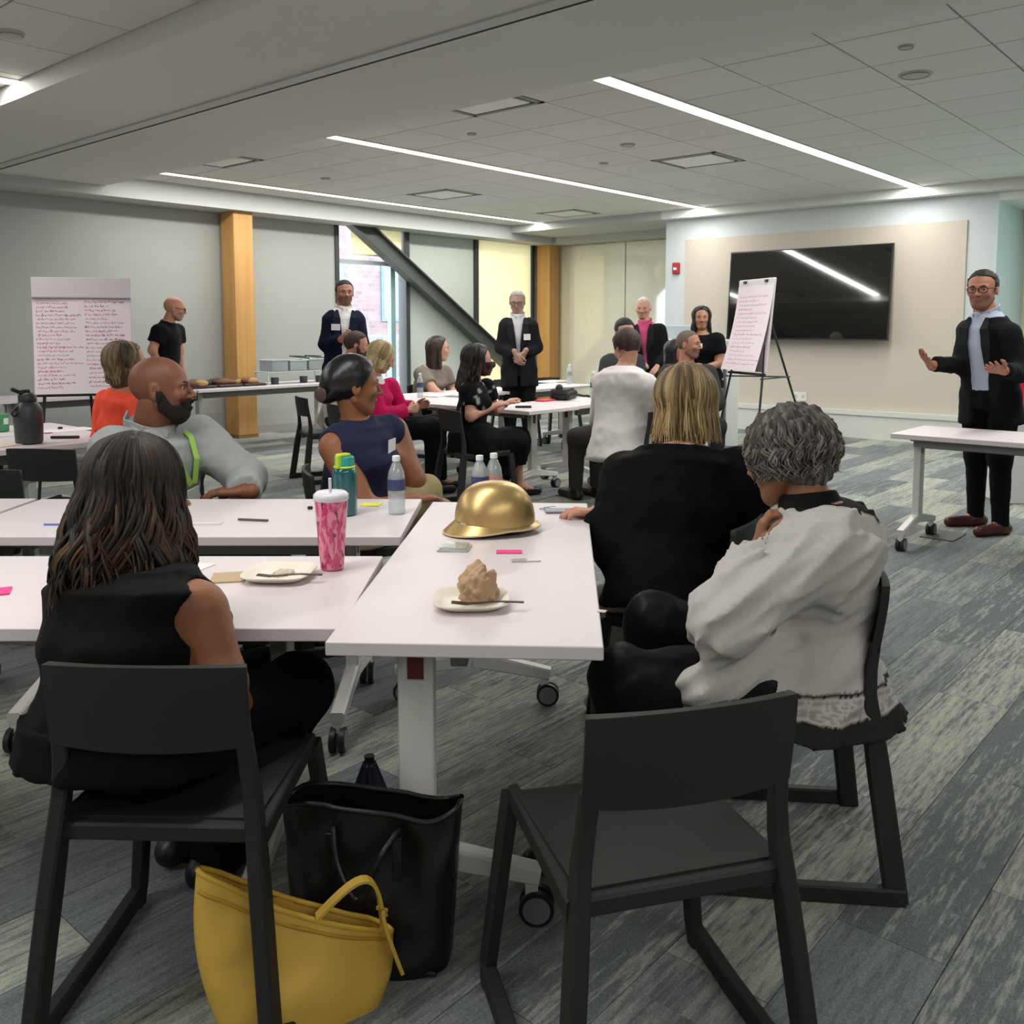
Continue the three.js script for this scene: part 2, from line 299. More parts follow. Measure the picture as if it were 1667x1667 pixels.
// timber posts
const woodTex = dataTex(256, 512, (u, v) => { const g = nz(u * 22, v * 1.2, 4) * 0.5 + nz(u * 60, v * 3, 9) * 0.3 + nz(u * 4, v * 2, 2) * 0.5, lam = (Math.floor(u * 4) % 2) * 0.06; const t = clamp(0.5 + g * 0.5 + lam); return [lerp(176, 212, t), lerp(128, 164, t), lerp(66, 102, t)]; });
const wood = mat('#ffffff', 0.6, { map: woodTex });
function post(x0, x1, z0, z1, y1, label) {
  const g = thing('timber_post', label, 'post', V((x0 + x1) / 2, 0, (z0 + z1) / 2));
  const n = 3, d = (z1 - z0) / n;
  part('shaft', rbox(x1 - x0, y1, z1 - z0, 0.008, 0, y1 / 2, 0), wood, g);
  part('base_shoe', rbox(x1 - x0 + 0.012, 0.05, z1 - z0 + 0.012, 0.004, 0, 0.025, 0), mat('#8d6a38', 0.6), g);
}
post(6.58, 6.86, -10.74, -10.44, 2.89, 'pale timber post standing behind the buffet tables');
post(12.92, 13.18, -10.74, -10.44, 2.89, 'pale timber post in the corner beside the glowing shade');

// ---- end wall and glossy cream panels
struct('wall_end', [span(XE, XE + 0.3, 0, YT + 0.25, ZW - T, -2.2), span(XE, XE + 0.3, 0, 0.2, -2.2, Z1), span(XE, XE + 0.3, 2.9, YT + 0.25, -2.2, Z1)], M.cream);
{
  const gm = mat('#e8e6d4', 0.08, { clearcoat: 1, clearcoatRoughness: 0.04 });
  for (const [z0, z1, lb] of [[-10.28, -9.08, 'glossy cream glass wall panel next to the timber corner post'], [-9.06, -7.5, 'glossy cream glass wall panel next to the television wall']]) {
    const g = thing('glass_wall_panel', lb, 'wall panel', V(XE - 0.012, 0, (z0 + z1) / 2));
    part('sheet', rbox(0.016, 2.84, z1 - z0, 0.004, 0, 1.46, 0), gm, g);
    part('edge_rail', box(0.02, 2.84, 0.012, 0, 1.46, (z1 - z0) / 2 + 0.004), mat('#b9b9a4', 0.4), g);
  }
}
// ---- television wall
const zt0 = -7.44, zt1 = -2.93;
const wtv = struct('wall_television', [span(XT, XE, 0, YS, zt0, zt1)], mat('#c3cacb', 0.85));
part('fabric_panel', span(XT - 0.02, XT, 0.36, 2.70, -7.10, -3.26), mat('#c0b8aa', 0.95, { bumpMap: grainTex, bumpScale: 0.001 }), wtv, 'beige fabric covered wall panel');
struct('baseboard_television', [span(XT - 0.10, XT, 0, 0.34, zt0, zt1), span(XT - 0.12, XT, 0.30, 0.36, zt0, zt1)], mat('#cbcdc6', 0.7));
// teal-lit glazing right of the television wall
const win3 = struct('window_3', [span(XE, XE + 0.1, 0.2, 2.9, -2.2, -2.12), span(XE, XE + 0.1, 0.2, 2.9, 0.6, 0.68), span(XE, XE + 0.1, 0.2, 0.26, -2.2, Z1)], M.mullion);
part('pane', span(XE + 0.04, XE + 0.05, 0.2, 2.9, -2.2, Z1), mat('#dfeeea', 0.5, { transmission: 0.45, thickness: 0 }), win3, 'pale teal frosted glass');
struct('trim_7', span(XT, XE, 2.9, YT + 0.1, zt1, Z1), M.soffit);

// ---- the walls that the lens does not see
struct('wall_near', [span(X0 - 0.2, XE + 0.4, 0, YT + 0.25, Z1, Z1 + 0.2)], M.wall);
struct('wall_left', [span(X0 - 0.2, X0, 0, YT + 0.25, ZW - 0.3, Z1)], M.wall);

// ---- television
{
  const g = thing('television', 'large black wall mounted flat screen television', 'television', V(XT - 0.115, 1.865, -5.19)); g.rotation.z = -0.075;
  part('back_case', rbox(0.05, 1.16, 2.14, 0.01, 0.005, 0, 0), M.black, g);
  part('screen', rbox(0.02, 1.18, 2.20, 0.003, -0.04, 0, 0), mat('#0a0a0a', 0.06, { clearcoat: 1, clearcoatRoughness: 0.03 }), g, 'glossy black screen');
  part('bezel', [box(0.03, 0.014, 2.23, -0.035, 0.597, 0), box(0.03, 0.02, 2.23, -0.035, -0.6, 0), box(0.03, 1.2, 0.014, -0.035, 0, 1.108), box(0.03, 1.2, 0.014, -0.035, 0, -1.108)], mat('#1b1b1b', 0.3), g);
}
{ // fire alarm
  const p = onX(1102, 437, XT), g = thing('fire_alarm', 'red fire alarm strobe beside the television wall corner', 'alarm', V(XT, 0, p.z));
  part('housing', rbox(0.05, 0.17, 0.12, 0.02, -0.025, p.y, 0), mat('#a3222c', 0.4), g);
  part('strobe', rbox(0.03, 0.04, 0.05, 0.01, -0.055, p.y - 0.01, 0.0), mat('#e8dcdc', 0.2), g);
}
{ // socket plate
  const p = onX(1303, 645, XT), g = thing('wall_socket', 'white double wall socket under the television', 'socket', V(XT - 0.02, 0, p.z));
  part('plate', rbox(0.008, 0.12, 0.2, 0.003, -0.004, p.y, 0), mat('#d9d6cf', 0.5), g);
  part('outlet', [box(0.004, 0.04, 0.04, -0.009, p.y, 0.05), box(0.004, 0.04, 0.04, -0.009, p.y, -0.05)], mat('#b9b6ae', 0.5), g);
}

// ---- outside the clear window
{
  const ground = struct('pavement', span(-10, 40, -0.5, -0.3, -60, ZW - 0.3), mat('#7c7a76', 0.9));
  const b = thing('building', 'pinkish brick building across the street seen through the window', 'building', V(19.5, -0.3, -26));
  const brick = dataTex(128, 128, (u, v, x, y) => { const row = Math.floor(y / 8), m = (y % 8 < 1) || ((x + (row % 2) * 8) % 16 < 1); const q = nz(row * 3.1, Math.floor((x + (row % 2) * 8) / 16) * 1.7, 3) * 22; return m ? [118, 106, 108] : [112 + q, 98 + q, 101 + q]; });
  brick.repeat.set(4, 4);
  part('wall', box(9, 9, 3, -1.2, 4.5, 0), mat('#ffffff', 0.9, { map: brick }), b);
  part('wall', box(4, 12, 3, 6.5, 6, 0), mat('#7f8b90', 0.8), b, 'pale grey facade');
  for (let k = 0; k < 3; k++) { const w = part('window', box(0.8, 1.9, 0.06, 2.0 - k * 2.4, 2.9, 1.52), mat('#4d7484', 0.3), b); part('pane', box(0.66, 1.7, 0.02, 2.0 - k * 2.4, 2.9, 1.56), mat('#5c8798', 0.2), w); }
  const f = thing('railing', 'pale metal railing outside the window', 'railing', V(15.2, -0.3, -19.4));
  part('rail', [box(6, 0.06, 0.05, 0, 1.5, 0), box(6, 0.06, 0.05, 0, 0.3, 0)], mat('#66868e', 0.5), f);
  for (let k = 0; k < 40; k++) part('bar', box(0.05, 1.25, 0.03, -2.92 + k * 0.15, 0.9, 0), mat('#66868e', 0.5), f);
}

// ================================================================ TABLES
// flip-top training table: length along local x, base at floor centre; posts shifted across by "off"
function makeTable(label, L, W, pos, turn, o = {}) {
  const g = thing('training_table', label, 'table', pos, turn, o.group ?? 'white flip-top training tables');
  const off = o.off ?? 0, inset = o.inset ?? 0.2, y1 = 0.74, th = 0.032;
  part('tabletop', rbox(L, th, W, 0.004, 0, y1 - th / 2, 0), M.white, g);
  part('beam', [rbox(L - 2 * inset, 0.06, 0.04, 0.004, 0, 0.655, off + 0.1), rbox(L - 2 * inset, 0.05, 0.02, 0.004, 0, 0.68, off - 0.12)], M.greyMetal, g, 'grey steel beam');
  for (const s of [-1, 1]) {
    const x = s * (L / 2 - inset);
    const leg = part('leg', [rbox(0.045, 0.46, 0.085, 0.006, x, 0.37, off), rbox(0.045, 0.11, 0.024, 0.004, x, 0.65, off + 0.031), rbox(0.045, 0.11, 0.024, 0.004, x, 0.65, off - 0.031)], M.whiteMetal, g);
    part('bracket', [box(0.03, 0.1, 0.036, x, 0.65, off), rbox(0.06, 0.018, 0.3, 0.004, x, 0.697, off * 0.6)], M.red, leg, 'dark red folding bracket');
    const e = W / 2 - 0.01;
    part('foot', [sweep([V(x, 0.175, off), V(x, 0.12, off + e)], V(1, 0, 0), 0.024, (t) => lerp(0.032, 0.02, t)), sweep([V(x, 0.175, off), V(x, 0.12, off - e)], V(1, 0, 0), 0.024, (t) => lerp(0.032, 0.02, t))], M.whiteMetal, g);
    for (const q of [-1, 1]) {
      const z = off + q * (e - 0.02), c = part('caster', [box(0.03, 0.05, 0.03, x, 0.09, z)], M.whiteMetal, g);
      for (const k of [-1, 1]) {
        part('wheel', new THREE.CylinderGeometry(0.042, 0.042, 0.018, 20).rotateZ(Math.PI / 2).translate(x + k * 0.016, 0.042, z + 0.012), M.black, c);
        part('hub_cap', new THREE.CylinderGeometry(0.033, 0.033, 0.003, 20).rotateZ(Math.PI / 2).translate(x + k * 0.0265, 0.042, z + 0.012), mat('#777878', 0.5), c);
      }
    }
  }
  return g;
}
const RX = turnOf(0) - Math.PI / 2;                       // local x pointing away from the lens ... along the view
const alongRight = Math.atan2(-RIGHT.z, RIGHT.x);         // local x to the right of the picture
const alongView = Math.atan2(-FLAT.z, FLAT.x);            // local x away from the lens
makeTable('white table carrying the gold hard hat, jutting from the double row', 1.63, 0.605, loc(-0.076, 0, 2.755), alongView - 3.0 * R, { off: -0.13, inset: 0.17 });
makeTable('white table with the pink tumbler, behind the yellow tote', 1.52, 0.67, loc(-0.405 - 0.76, 0, 2.383), alongRight, { inset: 0.22 });
makeTable('white table with the teal bottle and yellow sticky note', 1.52, 0.67, loc(-0.385 - 0.76, 0, 3.31), alongRight, { inset: 0.22 });
makeTable('white table at the outer end of the double row', 1.2, 0.67, loc(-2.53, 0, 3.32), alongRight, {});
// far square of tables, squared to the room
makeTable('far white table where the woman with a face mask writes', 1.68, 0.68, V(6.08, 0, -5.69), Math.PI / 2, { inset: 0.25 });
makeTable('far white table in front of the man in the pale blazer', 1.5, 0.62, V(7.2, 0, -5.2), 0, { inset: 0.25 });
makeTable('far white table in front of the woman in the grey top', 1.6, 0.62, V(6.56, 0, -6.86), 0, { inset: 0.25 });
makeTable('far white table below the standing grey-haired man', 1.6, 0.62, V(8.2, 0, -6.86), 0, { inset: 0.25 });
// tables by the left wall
makeTable('white table with the dark sports bottle', 1.9, 0.66, V(1.80, 0, -5.86), 0, { inset: 0.5 });
makeTable('white table behind the dark sports bottle, under the flip chart', 1.9, 0.66, V(1.86, 0, -6.56), 0, { inset: 0.3 });
makeTable('buffet table carrying the trays of food', 2.0, 0.7, V(4.33, 0, -9.62), 0, {});
makeTable('buffet table carrying the clear serving tubs', 2.05, 0.7, V(6.38, 0, -9.62), 0, {});
makeTable('white table in front of the presenter in glasses', 1.7, 0.66, V(6.40, 0, -1.22), Math.PI / 2, { inset: 0.12, off: -0.12 });

// ================================================================ CHAIRS
function makeChair(label, pos, turn) {
  const g = thing('stacking_chair', label, 'chair', pos, turn, 'charcoal plastic stacking chairs');
  const back = (y) => (y < 0.5 ? lerp(-0.265, -0.195, y / 0.5) : lerp(-0.195, -0.225, sstep(0.5, 0.8, y)));
  const bx = (y) => lerp(0.245, 0.185, clamp(y / 0.62));
  const m = M.charcoal;
  // seat dished and rolled down at the front
  const seat = (u, v) => { const s = u * 2 - 1, z = lerp(-0.185, 0.225, v), w = lerp(0.192, 0.205, v); return V(s * w, 0.452 - 0.012 * (1 - s * s) * Math.sin(v * 3) - 0.03 * sstep(0.82, 1, v) * ((v - 0.82) / 0.18), z); };
  part('seat', shell(12, 14, (u, v) => seat(1 - u, v), 0.016), m, g);
  const br = (u, v) => { const s = u * 2 - 1, y = lerp(0.615, 0.79, v) + 0.0 * s * s, w = bx(y) + 0.0095, zz = back(y) - 0.03 * (1 - s * s); return V(s * w, y - 0.006 * s * s * (2 * v - 1), zz); };
  part('backrest', shell(20, 8, br, (u, v) => 0.02 - 0.006 * Math.sin(u * 3.14)), m, g);
  for (const s of [-1, 1]) {
    const pts = []; for (let k = 0; k <= 10; k++) { const y = lerp(0.0, 0.64, k / 10); pts.push(V(s * (bx(y) - 0.006), y, back(y))); }
    part('rear_leg', sweep(pts, V(1, 0, 0), 0.016, (t) => lerp(0.027, 0.011, sstep(0.5, 1, t))), m, g);
    part('front_leg', sweep([V(s * 0.203, 0.435, 0.205), V(s * 0.228, 0.2, 0.225), V(s * 0.245, 0.05, 0.235), V(s * 0.247, 0.0, 0.22)], V(1, 0, 0), 0.015, (t) => lerp(0.024, 0.02, t)), m, g);
    part('runner', sweep([V(s * 0.247, 0.03, 0.235), V(s * 0.247, 0.022, 0.06), V(s * 0.247, 0.022, -0.28)], V(1, 0, 0), 0.016, 0.022), m, g);
    part('side_rail', sweep([V(s * 0.198, 0.44, 0.2), V(s * 0.198, 0.432, 0), V(s * 0.205, 0.432, -0.2)], V(1, 0, 0), 0.012, 0.02), m, g);
  }
  part('cross_rail', sweep([V(-0.2, 0.437, -0.19), V(0.2, 0.437, -0.19)], V(0, 0, 1), 0.018, 0.018), m, g);
  return g;
}
const chair0 = makeChair('empty charcoal chair pulled back from the table with the gold hard hat', loc(0.235, 0, 1.735), turnOf(-16));
const chairAt = (label, r, f, phi) => dup(chair0, loc(r, 0, f), turnOf(phi), label);
chairAt('charcoal chair under the woman in the black sleeveless top', -0.70, 1.93, 2);
chairAt('charcoal chair under the woman in the grey shawl', 0.70, 2.44, -84);
chairAt('charcoal chair under the blonde woman in black', 0.57, 3.14, -62);
chairAt('charcoal chair under the bearded man in the grey shirt', -1.45, 4.05, 112);
chairAt('charcoal chair under the woman in navy', -0.72, 4.18, 75);
chairAt('charcoal chair under the woman in the coral top', -2.33, 5.7, 55);
chairAt('charcoal chair under the bearded man in the cream jacket', -1.80, 8.6, 62);
chairAt('charcoal chair under the woman in the magenta jacket', -1.32, 7.75, 58);
chairAt('charcoal chair under the woman in the black dress', -0.34, 7.30, 60);
chairAt('charcoal chair under the man in the pale grey blazer', 0.98, 7.25, -42);
chairAt('charcoal chair under the man in the dark grey shirt', 1.58, 8.75, 140);
chairAt('charcoal chair under the woman in the grey top', -0.93, 10.25, 120);
const emptyChair = (label, px, py, F, phi) => { const p = at(px, py, F); return dup(chair0, V(p.x, 0, p.z), turnOf(phi), label); };
emptyChair('empty charcoal chair facing the table with the dark sports bottle', 20, 780, 4.35, 5);
emptyChair('empty charcoal chair tucked in beside the coral-top woman', 112, 760, 5.05, 8);
emptyChair('empty charcoal chair at the far table, under the timber corner post', 905, 605, 11.6, 150);
emptyChair('empty charcoal chair at the far table beside the masked woman', 838, 612, 11.2, 160);
chairAt('charcoal chair under the dark-haired woman behind the man in dark grey', 1.66, 9.75, 190);
chairAt('charcoal chair under the hidden man beyond the pale blazer', 1.16, 9.55, 200);

// ================================================================ EASELS AND FLIP CHARTS
const scribble = (seed, w, h, cols, ink) => canvasTex(w, h, (c) => {
  const r = rng(seed); c.fillStyle = '#e3d6dc'; c.fillRect(0, 0, w, h); c.lineCap = 'round';
  for (const [x0, x1, y0, y1, n] of cols) for (let k = 0; k < n; k++) {
    const y = lerp(y0, y1, k / n); let x = x0 + r() * 14; const end = lerp(x0, x1, 0.45 + r() * 0.55);
    c.strokeStyle = ink[Math.floor(r() * ink.length)]; c.lineWidth = 3.4;
    while (x < end) {
      const wl = 14 + r() * 36; c.beginPath(); c.moveTo(x, y);
      for (let q = 0; q < wl; q += 3.2) c.lineTo(x + q, y + (r() - 0.5) * 13 - (r() < 0.12 ? 7 : 0));
      c.stroke(); x += wl + 8;
    }
  }
});
function paperGeo(w, h, bulge) {
  const g = new THREE.PlaneGeometry(w, h, 12, 16), p = g.attributes.position;
  for (let i = 0; i < p.count; i++) { const u = p.getX(i) / w, v = p.getY(i) / h; p.setZ(i, bulge * (0.5 - v) * (0.5 - v) + 0.006 * Math.sin(u * 5 + v * 3)); }
  g.computeVertexNormals(); return g;
}
{
  const top = at(140, 452, 7.3), bot = at(140, 640, 7.3);
  const g = thing('flip_chart_easel', 'flip chart easel with pink handwritten lists in front of the plain wall', 'flip chart', V(bot.x, 0, bot.z), turnOf(180 - 18));
  const h = top.y - bot.y, yc = (top.y + bot.y) / 2, w = 0.71;
  part('paper_pad', [rbox(w, h, 0.02, 0.004, 0, yc, 0.0)], mat('#c9c1c6', 0.85), g);
  const sheet = part('written_sheet', paperGeo(w - 0.005, h * 0.82, 0.05).translate(0, yc - h * 0.09, 0.016), mat('#ffffff', 0.85, { map: scribble(4, 700, 760, [[20, 330, 40, 740, 22], [365, 690, 30, 560, 16], [380, 650, 560, 740, 5]], ['#c0708c', '#b65a78', '#b2848c', '#9c4c66']), side: THREE.DoubleSide }), g, 'sheet of pink handwriting in two columns');
  part('folded_sheet', rbox(w, 0.012, 0.03, 0.005, 0, yc + h * 0.325, 0.02), mat('#8f888e', 0.85), g);
  part('tray', [rbox(w * 0.98, 0.018, 0.05, 0.004, 0, yc - h / 2 - 0.012, 0.03)], M.black, g);
  part('leg', rod(V(-0.24, yc + 0.2, -0.03), V(-0.36, 0, 0.1), 0.012), M.black, g);
  part('leg', rod(V(0.24, yc + 0.2, -0.03), V(0.36, 0, 0.1), 0.012), M.black, g);
  part('leg', rod(V(0, yc + 0.2, -0.04), V(0, 0, -0.6), 0.012), M.black, g);
}
{
  const F = 9.0, top = at(1238, 455, F), bot = at(1213, 606, F);
  const base = V((top.x + bot.x) / 2, 0, (top.z + bot.z) / 2);
  const g = thing('flip_chart_easel', 'tripod flip chart easel angled in front of the television', 'flip chart', base, turnOf(180 + 74));
  const yt = top.y, yb = bot.y + 0.01, w = 0.66, tilt = 0.13, h = yt - yb;
  const pad = part('paper_pad', rbox(w, h, 0.02, 0.004).rotateX(-0.09).translate(0, (yt + yb) / 2, 0.0), mat('#d8d2d6', 0.85), g);
  part('written_sheet', paperGeo(w, h * 0.93, 0.10).rotateX(-0.09).translate(0, (yt + yb) / 2 - h * 0.035, 0.018), mat('#ffffff', 0.85, { map: scribble(9, 520, 720, [[40, 480, 90, 700, 17]], ['#c58a9a', '#b9788c', '#c29aa4']), side: THREE.DoubleSide }), g, 'sheet with faint pink handwriting');
  part('clamp', [rbox(w * 0.96, 0.05, 0.03, 0.006, 0, yt - 0.02, -0.04)], mat('#d2d0cd', 0.5), g);
  for (const s of [-1, 1]) part('clip', rbox(0.05, 0.025, 0.02, 0.005, s * w * 0.3, yt - 0.02, -0.02), M.black, g);
  part('tray', rbox(w * 0.95, 0.02, 0.06, 0.005, 0, yb - 0.02, 0.06), M.black, g);
  part('leg', [rod(V(-0.2, yt - 0.1, -0.06), V(-0.42, 0, 0.2), 0.011)], M.darkMetal, g);
  part('leg', [rod(V(0.2, yt - 0.1, -0.06), V(0.42, 0, 0.2), 0.011)], M.darkMetal, g);
  part('leg', [rod(V(0, yt - 0.1, -0.08), V(0, 0, -0.75), 0.011)], M.darkMetal, g);
  part('brace', [rod(V(-0.33, yb - 0.06, 0.1), V(0, yb - 0.06, -0.42), 0.007), rod(V(0.33, yb - 0.06, 0.1), V(0, yb - 0.06, -0.42), 0.007)], M.darkMetal, g);
}
// ================================================================ LECTERN
{
  const p = at(1118, 620, 11.3), g = thing('lectern', 'white lectern with a flat top and raised screen beside the television wall', 'lectern', V(p.x, 0, p.z), turnOf(180));
  const w = 0.8;
  part('body', rbox(w, 1.12, 0.55, 0.012, -0.02, 0.56, 0), mat('#d3dade', 0.5), g);
  part('side_column', rbox(0.15, 1.1, 0.5, 0.01, 0.50, 0.55, 0.02), mat('#d8dbd8', 0.5), g);
  part('worktop', rbox(0.98, 0.035, 0.62, 0.006, -0.02, 1.265, 0.02), mat('#cfd8dc', 0.4), g);
  part('neck', rbox(w - 0.04, 0.14, 0.45, 0.006, -0.02, 1.18, 0), mat('#c6cdd0', 0.5), g);
  part('screen_back', rbox(0.56, 0.16, 0.03, 0.01, -0.05, 1.37, 0.16), mat('#b8c3c7', 0.4), g);
}
{ // red display stand at the frame's edge, behind the presenter
  const p = at(1668, 640, 7.6), g = thing('display_plinth', 'white plinth carrying a bright red case behind the presenter', 'plinth', V(p.x, 0, p.z), turnOf(180));
  part('plinth', rbox(0.5, 0.72, 0.45, 0.01, 0, 0.36, 0), mat('#d7d9d8', 0.6), g);
  part('top_board', rbox(0.54, 0.02, 0.5, 0.004, 0, 0.73, 0), mat('#e2e2e2', 0.5), g);
  const c = thing('red_case', 'bright red case standing on the white plinth', 'case', V(p.x, 0.74, p.z), turnOf(180));
  part('shell', rbox(0.30, 0.33, 0.2, 0.03, 0.02, 0.165, 0, 3), mat('#d3133f', 0.5), c);
  part('lid', rbox(0.31, 0.04, 0.21, 0.015, 0.02, 0.345, 0, 3), mat('#e06a84', 0.5), c);
  part('handle', tube([V(-0.05, 0.365, 0), V(-0.04, 0.39, 0), V(0.08, 0.39, 0), V(0.09, 0.365, 0)], 0.008), mat('#a00c2c', 0.5), c);
}

// ================================================================ PEOPLE: distance fields meshed with surface nets
function mesher(fn, lo, hi, cell, colorFn, base) {
  const n = [0, 1, 2].map((k) => Math.max(4, Math.ceil((hi.getComponent(k) - lo.getComponent(k)) / cell) + 1)), [nx, ny, nz_] = n;
  const D = new Float32Array(nx * ny * nz_), B = 5, reach = B * cell * 0.87 * 1.7 + 0.004;
  const q = V();
  for (let bz = 0; bz < nz_; bz += B) for (let by = 0; by < ny; by += B) for (let bx = 0; bx < nx; bx += B) {
    const ex = Math.min(bx + B, nx), ey = Math.min(by + B, ny), ez = Math.min(bz + B, nz_);
    q.set(lo.x + (bx + ex - 1) / 2 * cell, lo.y + (by + ey - 1) / 2 * cell, lo.z + (bz + ez - 1) / 2 * cell);
    const c = fn(q);
    const skip = Math.abs(c) > reach;
    for (let k = bz; k < ez; k++) for (let j = by; j < ey; j++) for (let i = bx; i < ex; i++)
      D[(k * ny + j) * nx + i] = skip ? c : fn(q.set(lo.x + i * cell, lo.y + j * cell, lo.z + k * cell));
  }
  const id = new Int32Array(nx * ny * nz_).fill(-1), pos = [], idx = [];
  const C = [0, 1, nx, nx + 1, nx * ny, nx * ny + 1, nx * ny + nx, nx * ny + nx + 1];
  const E = [[0, 1], [2, 3], [4, 5], [6, 7], [0, 2], [1, 3], [4, 6], [5, 7], [0, 4], [1, 5], [2, 6], [3, 7]];
  for (let k = 0; k < nz_ - 1; k++) for (let j = 0; j < ny - 1; j++) for (let i = 0; i < nx - 1; i++) {
    const o = (k * ny + j) * nx + i; let m = 0;
    for (let c = 0; c < 8; c++) if (D[o + C[c]] < 0) m |= 1 << c;
    if (m === 0 || m === 255) continue;
    let x = 0, y = 0, z = 0, e = 0;
    for (const [a, b] of E) {
      if (((m >> a) & 1) === ((m >> b) & 1)) continue;
      const da = D[o + C[a]], db = D[o + C[b]], t = da / (da - db);
      x += (a & 1) + ((b & 1) - (a & 1)) * t; y += ((a >> 1) & 1) + (((b >> 1) & 1) - ((a >> 1) & 1)) * t; z += (a >> 2) + ((b >> 2) - (a >> 2)) * t; e++;
    }
    id[o] = pos.length / 3; pos.push(lo.x + (i + x / e) * cell, lo.y + (j + y / e) * cell, lo.z + (k + z / e) * cell);
  }
  const quad = (a, b, c, d, f) => { if (a < 0 || b < 0 || c < 0 || d < 0) return; if (f) idx.push(a, b, c, a, c, d); else idx.push(a, c, b, a, d, c); };
  for (let k = 1; k < nz_ - 1; k++) for (let j = 1; j < ny - 1; j++) for (let i = 1; i < nx - 1; i++) {
    const o = (k * ny + j) * nx + i, s = D[o] < 0;
    if (s !== D[o + 1] < 0) quad(id[o - nx - nx * ny], id[o - nx * ny], id[o], id[o - nx], s);
    if (s !== D[o + nx] < 0) quad(id[o - 1 - nx * ny], id[o - 1], id[o], id[o - nx * ny], s);
    if (s !== D[o + nx * ny] < 0) quad(id[o - 1 - nx], id[o - nx], id[o], id[o - 1], s);
  }
  if (!idx.length) return null;
  const col = [];
  if (colorFn) for (let i = 0; i < pos.length; i += 3) { const c = colorFn(q.set(pos[i], pos[i + 1], pos[i + 2])); col.push(c[0], c[1], c[2]); }
  for (let i = 0; i < pos.length; i += 3) { pos[i] -= base.x; pos[i + 1] -= base.y; pos[i + 2] -= base.z; }
  const g = new THREE.BufferGeometry(); g.setAttribute('position', new THREE.Float32BufferAttribute(pos, 3));
  if (colorFn) g.setAttribute('color', new THREE.Float32BufferAttribute(col, 3));
  g.setIndex(idx); g.computeVertexNormals(); return g;
}
const smin = (a, b, k) => { const h = Math.max(k - Math.abs(a - b), 0) / k; return Math.min(a, b) - h * h * k * 0.25; };
const smax = (a, b, k) => -smin(-a, -b, k);
// tapered limb; cut > 0 ends it flat at b
function seg(a, b, ra, rb, cut = false) {
  const ax = a.x, ay = a.y, az = a.z, dx = b.x - ax, dy = b.y - ay, dz = b.z - az, L2 = dx * dx + dy * dy + dz * dz + 1e-9, L = Math.sqrt(L2);
  const f = (p) => {
    const px = p.x - ax, py = p.y - ay, pz = p.z - az, s = (px * dx + py * dy + pz * dz) / L2, t = s < 0 ? 0 : s > 1 ? 1 : s;
    const x = px - dx * t, y = py - dy * t, z = pz - dz * t; let d = Math.sqrt(x * x + y * y + z * z) - (ra + (rb - ra) * t);
    if (cut) d = Math.max(d, (s - 1) * L);
    return d;
  };
  f.pts = [[a, ra], [b, rb]]; return f;
}
const ell = (x, y, z, cx, cy, cz, rx, ry, rz) => { const a = (x - cx) / rx, b = (y - cy) / ry, c = (z - cz) / rz, k0 = Math.sqrt(a * a + b * b + c * c), a2 = a / rx, b2 = b / ry, c2 = c / rz, k1 = Math.sqrt(a2 * a2 + b2 * b2 + c2 * c2); return k1 < 1e-9 ? -Math.min(rx, ry, rz) : k0 * (k0 - 1) / k1; };
const cap = (x, y, z, ax, ay, az, bx, by, bz, ra, rb) => { const dx = bx - ax, dy = by - ay, dz = bz - az, t = clamp(((x - ax) * dx + (y - ay) * dy + (z - az) * dz) / (dx * dx + dy * dy + dz * dz + 1e-9)); return Math.hypot(x - ax - dx * t, y - ay - dy * t, z - az - dz * t) - (ra + (rb - ra) * t); };
function bounds(fs, pad) { const lo = V(9e9, 9e9, 9e9), hi = V(-9e9, -9e9, -9e9); for (const f of fs) for (const [p, r] of f.pts) { lo.min(V(p.x - r, p.y - r, p.z - r)); hi.max(V(p.x + r, p.y + r, p.z + r)); } return [lo.subScalar(pad), hi.addScalar(pad)]; }
const union = (fs, k) => (p) => { let d = fs[0](p); for (let i = 1; i < fs.length; i++) d = smin(d, fs[i](p), k); return d; };

